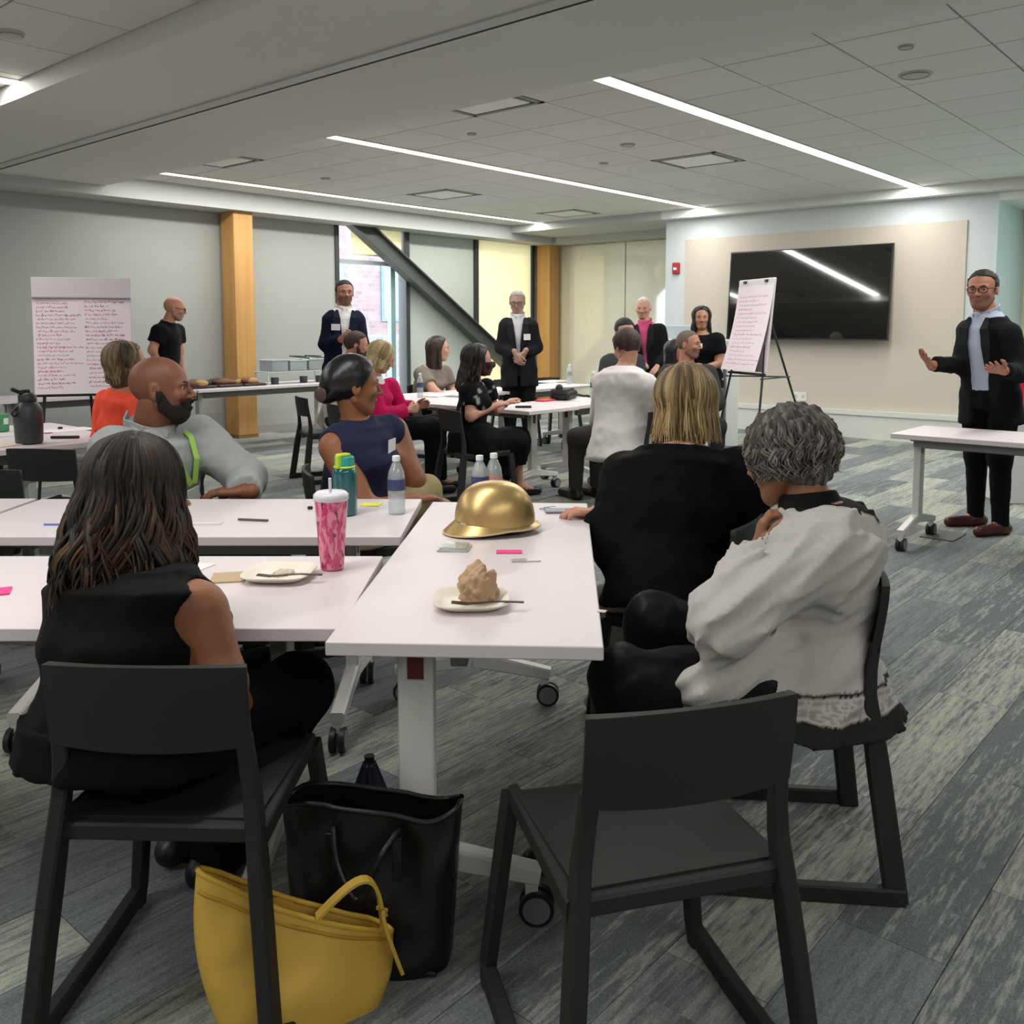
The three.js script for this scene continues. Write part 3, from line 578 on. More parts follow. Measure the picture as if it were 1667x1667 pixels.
// head in units of its height: x to the person's left, y up, z to the face
function headField(o) {
  const jaw = o.jaw ?? 1, nose = o.nose ?? 1;
  return (x, y, z) => {
    const ax = Math.abs(x);
    let d = ell(x, y, z, 0, 0.13, -0.06, 0.335, 0.365, 0.415);
    d = smin(d, ell(x, y, z, 0, -0.12, 0.08, 0.265 * jaw, 0.34, 0.285), 0.12);
    d = smin(d, ell(x, y, z, 0, -0.37, 0.20, 0.145 * jaw, 0.115, 0.135), 0.10);
    d = smin(d, cap(ax, y, z, 0.235 * jaw, -0.22, -0.02, 0.10, -0.40, 0.20, 0.06, 0.06), 0.09);
    d = smin(d, cap(ax, y, z, 0.04, 0.085, 0.355, 0.19, 0.075, 0.285, 0.035, 0.035), 0.06);
    d = smin(d, ell(ax, y, z, 0.17, -0.09, 0.26, 0.09, 0.08, 0.075), 0.07);
    d = smax(d, -ell(ax, y, z, 0.135, 0.015, 0.42, 0.075, 0.05, 0.09), 0.05);
    d = smin(d, cap(x, y, z, 0, 0.035, 0.365, 0, -0.115, 0.455 * nose + 0.0, 0.026, 0.042), 0.045);
    d = smin(d, ell(ax, y, z, 0.045, -0.135, 0.395, 0.036, 0.03, 0.045), 0.025);
    d = smin(d, cap(ax, y, z, 0, -0.232, 0.372, 0.075, -0.24, 0.335, 0.022, 0.014), 0.03);
    d = smin(d, cap(ax, y, z, 0, -0.272, 0.362, 0.062, -0.262, 0.335, 0.024, 0.014), 0.025);
    d = smax(d, -cap(ax, y, z, 0, -0.251, 0.42, 0.085, -0.249, 0.36, 0.006, 0.005), 0.012);
    let e = ell(ax, y, z, 0.335, -0.02, -0.05, 0.035, 0.125, 0.075); e = smax(e, -ell(ax, y, z, 0.372, 0.0, -0.035, 0.026, 0.075, 0.04), 0.02);
    return smin(d, e, 0.03);
  };
}
const lin = (h) => { const c = new THREE.Color(h); return [c.r, c.g, c.b]; };
const mix3 = (a, b, t) => [lerp(a[0], b[0], t), lerp(a[1], b[1], t), lerp(a[2], b[2], t)];

// soft locks of hair falling over a head
function locks(H, o) {
  const r = rng(o.seed ?? 1), out = [], cols = o.colors.map(lin), h = H.h;
  const W = (x, y, z) => H.c.clone().addScaledVector(H.X, x * h).addScaledVector(H.Y, y * h).addScaledVector(H.Z, z * h);
  const rx = 0.36 + (o.lift ?? 0), ry = 0.385 + (o.lift ?? 0), rz = 0.435 + (o.lift ?? 0), yc = 0.13, zc = -0.06;
  for (let k = 0; k < o.n; k++) {
    const a = lerp(o.a0, 2 * Math.PI - o.a0, (k + r() * 0.9) / o.n) , e0 = lerp(o.e0 ?? 0.45, o.e1 ?? 1.5, Math.sqrt(r()));
    const len = o.len * (0.72 + 0.38 * r()) * (o.sideLen ? lerp(1, o.sideLen, Math.abs(Math.cos(a / 2))) : 1), ph0 = r() * 6.28, cl = o.clump ? nz(a * o.clump, e0 * 2.5, 4.4) : 0, ph = o.clump ? cl * 9 + ph0 * 0.12 : ph0, wav = (o.wave ?? 0) * (o.clump ? 0.85 + 0.3 * r() : 0.6 + r() * 0.8), freq = (o.freq ?? 9) * (o.clump ? 0.96 + 0.08 * r() : 0.8 + r() * 0.4), rad = (o.rad ?? 0.028) * (0.7 + 0.6 * r()) * h, off = r() * 0.05;
    const pts = [], N = o.seg ?? 12; let last = null;
    const sgn = a < Math.PI ? 1 : -1;
    for (let i = 0; i <= N; i++) {
      const s = i / N, y = lerp(yc + ry * Math.sin(e0), -len, s);
      const e = Math.asin(clamp((y - yc) / ry, -0.999, 0.999)), below = y < o.tuck;
      const cz = below ? 1 : Math.cos(e), k2 = below ? Math.cos(Math.asin(clamp((o.tuck - yc) / ry, -0.999, 0.999))) : cz;
      const fl = 1 + off + (o.flare ?? 0) * clamp((o.tuck - y) / 0.6) ;
      let x = Math.sin(a) * rx * k2 * fl, z = zc + Math.cos(a) * rz * k2 * fl;
      if (below && o.back) { z = lerp(z, Math.min(z, o.back), clamp((o.tuck - y) / 0.4)); }
      const w = wav * sstep(0.15, 0.7, s);
      x += Math.sin(y * freq + ph) * w; z += Math.cos(y * freq * 0.9 + ph * 1.7) * w;
      pts.push(W(x, y, z));
    }
    const g = new THREE.TubeGeometry(new THREE.CatmullRomCurve3(pts), N + 4, rad, 5), p = g.attributes.position, n = N + 5, pick = (b) => cols[Math.floor(clamp(o.clump ? 0.5 + 0.75 * nz(a * o.clump * 1.7, e0 * 3, 9.1) + b + (r() - 0.5) * 0.25 : r(), 0, 0.999) * cols.length)], c0 = pick(-0.25), c1 = pick(0.18), cc = [];
    const path = new THREE.CatmullRomCurve3(pts);
    for (let i = 0; i < n; i++) {
      const t = i / (n - 1), q = path.getPointAt(t), f = Math.min(1, 0.35 + t * 4) * (1 - 0.75 * sstep(0.6, 1, t)), c = mix3(c0, c1, t);
      for (let j = 0; j < 6; j++) { const m = i * 6 + j; p.setXYZ(m, q.x + (p.getX(m) - q.x) * f - H.base.x, q.y + (p.getY(m) - q.y) * f - H.base.y, q.z + (p.getZ(m) - q.z) * f - H.base.z); cc.push(...c); }
    }
    g.setAttribute('color', new THREE.Float32BufferAttribute(cc, 3)); g.computeVertexNormals(); g.deleteAttribute('uv'); out.push(g);
  }
  return out;
}

function person(s) {
  const left = (phi) => dirOf(phi - 90), phi = s.phi, hipPhi = s.hipPhi ?? phi;
  const base = s.foot ? s.foot.clone().setY(0) : (() => { const p = at(...s.hip); return V(p.x, 0, p.z); })();
  const J = (j) => (Array.isArray(j) ? at(...j) : j?.l ? base.clone().addScaledVector(left(phi), j.l[0]).addScaledVector(V(0, 1, 0), j.l[1]).addScaledVector(dirOf(phi), j.l[2]) : j);
  const g = thing('person', s.label, 'person', base, 0);
  const k = s.k ?? 1, fem = s.fem ? 0.88 : 1, w = (s.w ?? 1) * k, F = s.F, cell = clamp(F * 0.0024, 0.0095, 0.021);
  const hip = J(s.hip), neck = J(s.neck), shL = J(s.shL), shR = J(s.shR), elL = J(s.elL), elR = J(s.elR), wrL = J(s.wrL), wrR = J(s.wrR);
  const hl = left(hipPhi), hf = dirOf(hipPhi), hw = (s.hw ?? 0.095) * k;
  const hipL = hip.clone().addScaledVector(hl, hw), hipR = hip.clone().addScaledVector(hl, -hw);
  const sit = !s.foot;
  const knL = s.knL ? J(s.knL) : sit ? hipL.clone().addScaledVector(hf, 0.42 * k).setY(0.52) : hipL.clone().setY(0.5 * k).addScaledVector(hf, 0.02);
  const knR = s.knR ? J(s.knR) : sit ? hipR.clone().addScaledVector(hf, 0.42 * k).setY(0.52) : hipR.clone().setY(0.5 * k).addScaledVector(hf, 0.02);
  const anL = s.anL ? J(s.anL) : sit ? knL.clone().addScaledVector(hf, 0.02).setY(0.085) : hipL.clone().setY(0.085).addScaledVector(hl, 0.01);
  const anR = s.anR ? J(s.anR) : sit ? knR.clone().addScaledVector(hf, 0.02).setY(0.085) : hipR.clone().setY(0.085).addScaledVector(hl, -0.01);
  const toe = (a, d) => a.clone().addScaledVector(d, 0.165 * k).setY(0.035);
  const tdL = s.toeL !== undefined ? dirOf(s.toeL) : hf, tdR = s.toeR !== undefined ? dirOf(s.toeR) : hf;
  // ---- trunk
  const up = neck.clone().sub(hip), T = up.length(); up.normalize();
  const ortho = (v) => v.clone().addScaledVector(up, -v.dot(up)).normalize();
  const X1 = ortho(shL.clone().sub(shR)), X0 = ortho(hl), SW = shL.distanceTo(shR) / 2;
  const prof = s.fem ? [[-0.5, 0.165, 0.12], [-0.12, 0.17, 0.125], [0.08, 0.165, 0.12], [0.35, 0.128, 0.1], [0.62, 0.142, 0.12], [0.84, 0.150, 0.095], [0.95, 0.105, 0.07], [1.02, 0.055, 0.055]]
    : [[-0.5, 0.165, 0.12], [-0.12, 0.165, 0.12], [0.08, 0.165, 0.115], [0.35, 0.15, 0.11], [0.65, 0.168, 0.122], [0.84, 0.175, 0.105], [0.95, 0.12, 0.075], [1.02, 0.06, 0.06]];
  const wid = (t) => { let i = 0; while (i < prof.length - 2 && prof[i + 1][0] < t) i++; const a = prof[i], b = prof[i + 1], f = sstep(0, 1, clamp((t - a[0]) / (b[0] - a[0]))); return [lerp(a[1], b[1], f) * w, lerp(a[2], b[2], f) * w * (s.depth ?? 1)]; };
  const bust = (t) => (s.fem ? 0.028 * Math.exp(-Math.pow((t - 0.66) / 0.12, 2)) : 0) + (s.belly ?? 0) * Math.exp(-Math.pow((t - 0.3) / 0.25, 2)) - (s.hunch ?? 0) * Math.exp(-Math.pow((t - 0.8) / 0.25, 2));
  const tc = (p) => { // trunk coordinates
    const qx = p.x - hip.x, qy = p.y - hip.y, qz = p.z - hip.z, tr = (qx * up.x + qy * up.y + qz * up.z) / T, f = clamp(tr);
    let x0 = lerp(X0.x, X1.x, f), x1 = lerp(X0.y, X1.y, f), x2 = lerp(X0.z, X1.z, f); const L = Math.hypot(x0, x1, x2); x0 /= L; x1 /= L; x2 /= L;
    const z0 = x1 * up.z - x2 * up.y, z1 = x2 * up.x - x0 * up.z, z2 = x0 * up.y - x1 * up.x;
    return [qx * x0 + qy * x1 + qz * x2, tr, qx * z0 + qy * z1 + qz * z2];
  };
  const trunk = (off, t0, t1, flare = 0) => {
    const f = (p) => {
      const [x, tr, z] = tc(p), t = clamp(tr, t0, t1); let [a, b] = wid(t); a += off; b += off;
      if (flare && t < 0.1) { const q = (0.1 - t) * flare; a += q; b += q; }
      const zz = z - bust(t), u = x / a, v = zz / b, k0 = Math.sqrt(u * u + v * v), k1 = Math.hypot(u / a, v / b), d2 = k1 < 1e-6 ? -Math.min(a, b) : k0 * (k0 - 1) / k1, dy = Math.abs(tr - t) * T;
      return dy > 0 ? (d2 > 0 ? Math.hypot(d2, dy) : Math.max(d2, dy)) : d2;
    };
    f.pts = [t0, (t0 + t1) / 2, t1].map((t) => [hip.clone().addScaledVector(up, T * t), 0.24 * w + off + flare * 0.5]); return f;
  };
  const AR = [0.058, 0.045, 0.042, 0.029].map((r) => r * k * fem * (s.arm ?? 1)), LR = [0.088, 0.06, 0.056, 0.038].map((r) => r * k * fem * (s.leg ?? 1));
  const arm = (S, E, W, off, fu, ff) => { const a = [], e = (x, y, t) => x.clone().lerp(y, t); if (fu > 0) a.push(seg(S, fu < 1 ? e(S, E, fu) : E, AR[0] + off, lerp(AR[0], AR[1], fu) + off, fu < 1)); if (ff > 0) a.push(seg(E, ff < 1 ? e(E, W, ff) : W, AR[2] + off, lerp(AR[2], AR[3], ff) + off, true)); return a; };
  const leg = (Hh, K, A, off, fu, ff) => { const a = [], e = (x, y, t) => x.clone().lerp(y, t); if (fu > 0) a.push(seg(Hh, fu < 1 ? e(Hh, K, fu) : K, LR[0] + off, lerp(LR[0], LR[1], fu) + off, fu < 1)); if (ff > 0) a.push(seg(K, ff < 1 ? e(K, A, ff) : A, LR[2] + off, lerp(LR[2], LR[3], ff) + off, true)); return a; };
  // ---- head
  const hd = s.head, hh = hd[2], hc = Array.isArray(hd) ? at(hd[0], hd[1], hd[3] ?? F) : hd;
  const hq = new THREE.Euler((s.nod ?? 0) * R, turnOf(s.hphi ?? phi), (s.roll ?? 0) * R, 'YXZ');
  const HX = V(1, 0, 0).applyEuler(hq), HY = V(0, 1, 0).applyEuler(hq), HZ = V(0, 0, 1).applyEuler(hq);
  const H = { c: hc, X: HX, Y: HY, Z: HZ, h: hh, base };
  const HW = (x, y, z) => hc.clone().addScaledVector(HX, x * hh).addScaledVector(HY, y * hh).addScaledVector(HZ, z * hh);
  const inHead = (f) => (p) => { const x = p.x - hc.x, y = p.y - hc.y, z = p.z - hc.z; return f((x * HX.x + y * HX.y + z * HX.z) / hh, (x * HY.x + y * HY.y + z * HY.z) / hh, (x * HZ.x + y * HZ.y + z * HZ.z) / hh) * hh; };
  const hf0 = headField(s.face ?? {}), hcell = clamp(F * 0.0011, 0.0034, 0.0085);
  const skin = lin(s.skin), lip = mix3(skin, lin('#8a3c38'), s.lips ?? 0.35), stub = s.stubble ? lin(s.stubble) : null;
  const skinCol = (p) => { const n = 1 + 0.05 * nz(p.x * 40, p.y * 40, p.z * 40); return [skin[0] * n, skin[1] * n, skin[2] * n]; };
  const headCol = (p) => {
    const x = ((p.x - hc.x) * HX.x + (p.y - hc.y) * HX.y + (p.z - hc.z) * HX.z) / hh, y = ((p.x - hc.x) * HY.x + (p.y - hc.y) * HY.y + (p.z - hc.z) * HY.z) / hh, z = ((p.x - hc.x) * HZ.x + (p.y - hc.y) * HZ.y + (p.z - hc.z) * HZ.z) / hh;
    let c = skinCol(p); const lp = clamp(1.4 - Math.hypot(x / 0.085, (y + 0.252) / 0.036)) * (z > 0.25 ? 1 : 0); if (lp > 0) c = mix3(c, lip, Math.min(1, lp * 2));
    if (stub) { const scalp = z < 0.22 - Math.max(0, y - 0.1) * 0.55 && y > -0.25 && Math.abs(x) < 0.5 && !(Math.abs(x) > 0.325 && y < 0.13 && y > -0.16 && z > -0.13 && z < 0.03); const jw = s.beardStub && y < -0.16 && z > -0.02; if ((s.scalpStub && scalp) || jw) c = mix3(c, stub, (jw ? 0.5 : 0.28) + 0.1 * nz(x * 60, y * 60, z * 60)); }
    return c;
  };
  // ---- one continuous body
  const nk = seg(HW(0, -0.2, -0.1), neck.clone().addScaledVector(up, -0.02), 0.058 * k * fem * (s.nk ?? 1), 0.068 * k * fem * (s.nk ?? 1));
  const bodyF = [trunk(-0.006, -0.12, 1.0), nk, seg(shL, elL, AR[0], AR[1]), seg(elL, wrL, AR[2], AR[3]), seg(shR, elR, AR[0], AR[1]), seg(elR, wrR, AR[2], AR[3]), seg(hipL, knL, LR[0], LR[1]), seg(knL, anL, LR[2], LR[3]), seg(hipR, knR, LR[0], LR[1]), seg(knR, anR, LR[2], LR[3]), seg(anL, toe(anL, tdL), 0.036, 0.025), seg(anR, toe(anR, tdR), 0.036, 0.025)];
  const bg = [];
  { const [lo, hi] = bounds(bodyF, 0.03); bg.push(mesher(union(bodyF, 0.035), lo, hi, cell * 1.15, skinCol, base)); }
  { const e = 0.56 * hh; bg.push(mesher(inHead(hf0), hc.clone().subScalar(e), hc.clone().addScalar(e), hcell, headCol, base)); }
  // ---- hands
  const hand = (W, E, o = {}, rgt) => {
    const d = o.dir ? J2(o.dir) : W.clone().sub(E).normalize(); let pn = o.palm ? J2(o.palm) : V(0, -1, 0); pn = pn.addScaledVector(d, -pn.dot(d)).normalize();
    const x = V().crossVectors(d, pn).multiplyScalar(rgt ? 1 : -1), sc = k * fem * (s.hand ?? 1), Pt = (a, b, c) => W.clone().addScaledVector(x, a * sc).addScaledVector(d, b * sc).addScaledVector(pn, c * sc);
    const fs = [seg(W.clone().addScaledVector(d, -0.03), Pt(0, 0.02, 0), AR[3], 0.024 * sc)], kn = [[0.030, 0.088, 0.072], [0.010, 0.094, 0.082], [-0.011, 0.09, 0.076], [-0.030, 0.08, 0.058]], c = o.curl ?? 0.35;
    kn.forEach(([kx, ky, L], i) => {
      fs.push(seg(Pt(kx * 0.55, 0.015, 0), Pt(kx, ky, 0), 0.017 * sc, 0.0135 * sc));
      let q = [kx, ky, 0], a = c * 0.5, sp = kx * (o.spread ?? 1.6);
      for (let n = 0; n < 3; n++) { const l = L * [0.42, 0.32, 0.26][n], q2 = [q[0] + sp * l, q[1] + l * Math.cos(a), q[2] + l * Math.sin(a)]; fs.push(seg(Pt(...q), Pt(...q2), (0.0105 - n * 0.001) * sc, (0.0098 - n * 0.0012) * sc)); q = q2; a += c; }
    });
    fs.push(seg(Pt(0.016, 0.02, 0.004), Pt(0.043, 0.05, 0.014), 0.016 * sc, 0.0125 * sc), seg(Pt(0.043, 0.05, 0.014), Pt(0.056, 0.086, 0.02 + c * 0.012), 0.0125 * sc, 0.0105 * sc), seg(Pt(0.056, 0.086, 0.02 + c * 0.012), Pt(0.058, 0.112, 0.022 + c * 0.03), 0.0105 * sc, 0.0085 * sc));
    const [lo, hi] = bounds(fs, 0.012); const m = mesher(union(fs, 0.007 * sc), lo, hi, clamp(F * 0.0008, 0.0034, 0.0065), skinCol, base); if (m) bg.push(m);
  };
  const J2 = (v) => left(phi).multiplyScalar(v[0]).addScaledVector(V(0, 1, 0), v[1]).addScaledVector(dirOf(phi), v[2]);
  hand(wrL, elL, s.hL, false); hand(wrR, elR, s.hR, true);
  part('body', bg.filter(Boolean), mat('#ffffff', 0.55, { vertexColors: true }), g, 'bare skin');
  // ---- eyes and brows
  if (!s.noFace) {
    for (const q of [-1, 1]) {
      const e = part('eye', new THREE.SphereGeometry(0.042 * hh, 14, 10).translate(...HW(q * 0.132, 0.012, 0.298).sub(base).toArray()), mat(F > 5 ? '#8a7a70' : '#b3a79d', 0.3), g);
      part('iris', new THREE.SphereGeometry(0.024 * hh, 10, 8).translate(...HW(q * 0.132, 0.010, 0.326).sub(base).toArray()), mat('#1c120c', 0.2), e);
      if (s.brow) part('eyebrow', tube([HW(q * 0.06, 0.088, 0.378), HW(q * 0.13, 0.108, 0.352), HW(q * 0.205, 0.085, 0.292)].map((v) => v.sub(base)), 0.013 * hh, 6), mat(s.brow, 0.8), g);
    }
  }
  if (s.glasses) {
    const gm = mat(s.glasses, 0.35), rr = 0.088 * hh, fr = [];
    for (const q of [-1, 1]) {
      const pts = [...Array(14)].map((_, i) => { const a = i / 14 * 6.283, x = Math.cos(a), y = Math.sin(a); return HW(q * 0.135 + Math.sign(x) * Math.pow(Math.abs(x), 0.7) * 0.1, 0.005 + Math.sign(y) * Math.pow(Math.abs(y), 0.7) * 0.07, 0.43 - Math.abs(q * 0.135 + x * 0.1) * 0.12).sub(base); });
      fr.push(new THREE.TubeGeometry(new THREE.CatmullRomCurve3(pts, true), 40, 0.011 * hh, 6, true));
      fr.push(tube([HW(q * 0.235, 0.03, 0.395), HW(q * 0.33, 0.04, 0.2), HW(q * 0.35, 0.04, 0.0)].map((v) => v.sub(base)), 0.010 * hh, 6));
    }
    fr.push(tube([HW(-0.04, 0.02, 0.43), HW(0, 0.03, 0.44), HW(0.04, 0.02, 0.43)].map((v) => v.sub(base)), 0.010 * hh, 6));
    part('glasses', fr, gm, g, 'eyeglasses');
  }
  // ---- beard, mask
  if (s.beard) { const f = inHead((x, y, z) => { let d = hf0(x, y, z) - (s.beard.t ?? 0.03); const edge = z > 0.30 ? -0.165 : lerp(0.0, -0.235, sstep(0.02, 0.2, z)); d = smax(d, y - edge + 0.02 * nz(x * 30, y * 30, z * 30), 0.03); d = smax(d, -z - 0.02 + 0.9 * Math.max(0, -0.3 - y), 0.03); d = smax(d, -ell(x, y, z, 0, -0.252, 0.40, 0.08, 0.026, 0.12), 0.02); d = smax(d, -ell(x, y, z, 0, -0.13, 0.44, 0.05, 0.04, 0.2), 0.02); return d + 0.012 * nz(x * 34, y * 34, z * 34); }); const e = 0.56 * hh; const m = mesher(f, hc.clone().subScalar(e), hc.clone().addScalar(e), hcell, null, base); if (m) part('beard', m, mat(s.beard.c, 0.9), g); }
  if (s.mask) { const f = inHead((x, y, z) => { const d = hf0(x, y, z) - 0.03 - 0.035 * sstep(0.2, 0.4, z); return Math.max(d, y + 0.04 - z * 0.05, 0.06 - z, -y - 0.46); }); const e = 0.56 * hh; const m = mesher(f, hc.clone().subScalar(e), hc.clone().addScalar(e), hcell, null, base); if (m) part('face_mask', m, mat(s.mask, 0.85), g); }
  // ---- hair
  const hr = s.hair;
  if (hr) {
    const gs = [];
    const hc0 = hr.colors.map(lin);
    const n = hr.n ?? [0, -0.55, 0.83], cc = hr.line ?? 0.06, lift = hr.lift ?? 0.035;
    const extra = (hr.blobs ?? []);
    const f = inHead((x, y, z) => {
      let d = ell(x, y, z, 0, 0.13, -0.06, 0.335 + lift, 0.365 + lift * 1.1, 0.415 + lift);
      const side = hr.side ?? 0;
      if (hr.short) { const zl = y > 0.2 ? lerp(0.10, 0.40, sstep(0.2, 0.40, y + (hr.rec ?? 0))) : y > -0.04 ? 0.10 : lerp(-0.2, 0.10, sstep(-0.14, -0.04, y)); d = smax(d, (z - zl) * 0.8 + 0.03 * nz(x * 12, y * 12, z * 12), 0.02); } else d = smax(d, n[1] * y + n[2] * z - cc - side * Math.abs(x), 0.04);
      d = smax(d, -0.26 - (hr.drop ?? 0) - y, 0.06);
      for (const b of extra) d = smin(d, b.length === 6 ? ell(x, y, z, ...b) : cap(x, y, z, ...b), hr.k ?? 0.1);
      if (hr.faceCut) d = smax(d, -ell(x, y, z, 0, -0.1, 0.46, 0.25, 0.36, 0.42), 0.05);
      const fr = hr.freq ?? 7; return d + (hr.rough ?? 0.012) * (nz(x * fr * 1.6, y * fr * (hr.stretch ?? 0.5), z * fr * 1.6) + 0.6 * nz(x * fr * 4, y * fr * 2 * (hr.stretch ?? 0.5), z * fr * 4));
    });
    const lo = HW(0, 0, 0).subScalar(0.62 * hh), hi = HW(0, 0, 0).addScalar(0.62 * hh);
    for (const b of extra) { const ps = b.length === 6 ? [[b[0], b[1], b[2], Math.max(b[3], b[4], b[5])]] : [[b[0], b[1], b[2], b[6]], [b[3], b[4], b[5], b[7]]]; for (const [x, y, z, r] of ps) { const q = HW(x, y, z); lo.min(q.clone().subScalar(r * hh + 0.03)); hi.max(q.clone().addScalar(r * hh + 0.03)); } }
    const colF = (p) => { const x = (p.x - hc.x) * HX.x + (p.y - hc.y) * HX.y + (p.z - hc.z) * HX.z, z = (p.x - hc.x) * HZ.x + (p.y - hc.y) * HZ.y + (p.z - hc.z) * HZ.z, y = p.y - hc.y, a = Math.atan2(x, z); const t = clamp(0.5 + 0.9 * nz(a * 7, y * 4, 3) + 0.4 * nz(a * 22, y * 8, 7)) * (hc0.length - 1), i = Math.min(hc0.length - 2, Math.floor(t)); return hc0.length < 2 ? hc0[0] : mix3(hc0[i], hc0[i + 1], t - i); };
    const m = mesher(f, lo, hi, hcell * (hr.cell ?? 1.25), colF, base); if (m) { m.deleteAttribute('uv'); gs.push(m); }
    if (hr.locks) gs.push(...locks(H, { colors: hr.colors, ...hr.locks }));
    part('hair', gs, mat('#ffffff', hr.gloss ?? 0.6, { vertexColors: true }), g);
  }
  // ---- clothes
  const fold = (p, a) => { const n1 = nz(p.x * 7, p.y * 5 + p.x * 2, p.z * 7), n2 = nz(p.x * 13 + 4, p.y * 10, p.z * 13), n3 = nz(p.x * 26, p.y * 20, p.z * 26); return a * (1.5 * Math.abs(n1) + 1.0 * Math.abs(n2) + 0.35 * n3 - 0.5); };
  for (const c of s.wear) {
    const fs = [], o = c.off ?? 0.012;
    if (c.t) fs.push(trunk(o, c.t[0], c.t[1], c.flare ?? 0)); if (c.sleeveless) for (const S of [shL, shR]) fs.push(seg(neck.clone().addScaledVector(up, -0.05), neck.clone().lerp(S, c.yoke ?? 0.82).addScaledVector(up, -0.012), 0.05 * k, (c.yoke ? 0.8 : 1) * AR[0] + o));
    if (c.up !== undefined) fs.push(...arm(shL, elL, wrL, o + (c.loose ?? 0), c.up, c.fo ?? 0), ...arm(shR, elR, wrR, o + (c.loose ?? 0), c.up, c.fo ?? 0));
    if (c.thigh !== undefined) fs.push(...leg(hipL, knL, anL, o, c.thigh, c.calf ?? 0), ...leg(hipR, knR, anR, o, c.thigh, c.calf ?? 0));
    for (const e of c.segs ?? []) fs.push(seg(J(e[0]), J(e[1]), e[2], e[3], e[4]));
    let f = union(fs, c.k ?? 0.045);
    if (c.top !== undefined) { const q = f; f = (p) => { const [x, t] = tc(p); return Math.max(q(p), (t - c.top - (c.scoop ?? 0) * Math.abs(x)) * T); }; }
    if (c.collar) { const cs = seg(neck.clone().addScaledVector(up, -0.05), neck.clone().lerp(HW(0, -0.3, -0.1), c.collar), 0.08 * k * fem * (s.nk ?? 1), 0.074 * k * fem * (s.nk ?? 1), true), q = f; f = (p) => smin(q(p), cs(p), 0.02); fs.push(cs); }
    if (c.open) { const q = f, [w0, w1, ta, tb, sx] = c.open; f = (p) => { const [x, t, z] = tc(p); const hwid = lerp(w0, w1, clamp((t - ta) / (tb - ta))), wedge = Math.max(Math.abs(x - (sx ?? 0)) - hwid, 0.01 - z); let d = q(p); if (z > 0 && t < 0.99) { const lp = Math.abs(x - (sx ?? 0)) - hwid; if (lp < 0.05 && t > (c.lapel ?? 0.45)) d -= 0.006 * sstep(0.05, 0.04, lp); } return Math.max(d, -wedge); }; }
    if (c.floor !== false) { const q = f; f = (p) => Math.max(q(p), 0.012 - p.y); }
    const q0 = f, amp = c.fold ?? 0.006; let ff = (p) => q0(p) + fold(p, amp); if (c.drape) { const ax = elL.clone().sub(shL).normalize(), bx = V().crossVectors(ax, V(0, 1, 0)).normalize(), cx = V().crossVectors(ax, bx); ff = (p) => { const u = p.dot(ax), v = p.dot(bx), ww = p.dot(cx), n1 = nz(u * 3.2, v * 9, ww * 9), n2 = nz(u * 5 + 7, v * 19, ww * 19); return q0(p) + amp * (1.6 * Math.abs(n1) + 0.9 * Math.abs(n2) - 0.45); }; }
    if (c.sleeveless) { const q = ff, r0 = c.sleeveless, cl = shL.clone().addScaledVector(X1, c.armOut ?? 0.03), cr = shR.clone().addScaledVector(X1, -(c.armOut ?? 0.03)); ff = (p) => smax(smax(q(p), r0 - p.distanceTo(cl), 0.012), r0 - p.distanceTo(cr), 0.012); }
    const [lo, hi] = bounds(fs, 0.05);
    let cf = null; const c0 = lin(c.c);
    if (c.print) cf = (p) => c.print(p, c0, tc(p));
    else if (c.heather) cf = (p) => { const n = 1 + c.heather * (nz(p.x * 90, p.y * 90, p.z * 90) + 0.6 * nz(p.x * 30, p.y * 12, p.z * 30)); return [c0[0] * n, c0[1] * n, c0[2] * n]; };
    const m = mesher(ff, lo, hi, cell * (c.cell ?? 1), cf, base);
    if (m) part(c.n, m, mat(cf ? '#ffffff' : c.c, c.rough ?? 0.85, { specularIntensity: 0.25, vertexColors: !!cf, ...(c.mat ?? {}) }), g, c.label);
  }
  // ---- shoes
  if (s.shoe) for (const [A, d] of [[anL, tdL], [anR, tdR]]) {
    const he = A.clone().addScaledVector(d, -0.045).setY(0.042), to = A.clone().addScaledVector(d, 0.185 * k).setY(0.034), f = union([seg(he, to, 0.046 * fem, 0.038 * fem), seg(A.clone().setY(0.06), A.clone().setY(0.10), 0.045 * fem, 0.042 * fem)], 0.04), ff = (p) => Math.max(f(p), 0.002 - p.y);
    const lo = V(Math.min(he.x, to.x) - 0.07, -0.01, Math.min(he.z, to.z) - 0.07), hi = V(Math.max(he.x, to.x) + 0.07, 0.16, Math.max(he.z, to.z) + 0.07); const m = mesher(ff, lo, hi, cell, null, base); if (m) part('shoe', m, mat(s.shoe, 0.4), g);
  }
  // ---- name tag on the chest
  const onChest = (x, t, off) => { const [a, b] = wid(t); const X = X0.clone().lerp(X1, clamp(t)).normalize(), Z = V().crossVectors(X, up), z = b * Math.sqrt(Math.max(0, 1 - (x / a) * (x / a))) + bust(t) + off; return { p: hip.clone().addScaledVector(up, T * t).addScaledVector(X, x).addScaledVector(Z, z), X, Z }; };
  if (s.tag) { const [x, t, off, ww, hh2] = s.tag, c = onChest(x, t, off), m4 = new THREE.Matrix4().makeBasis(c.X, up, c.Z); const gg = rbox(ww ?? 0.085, hh2 ?? 0.055, 0.003, 0.001).rotateY(Math.atan2(x, 0.14) * 0.8).applyMatrix4(m4).translate(c.p.x - base.x, c.p.y - base.y, c.p.z - base.z); part('name_tag', gg, mat('#eceaea', 0.6), g, 'white name tag'); }
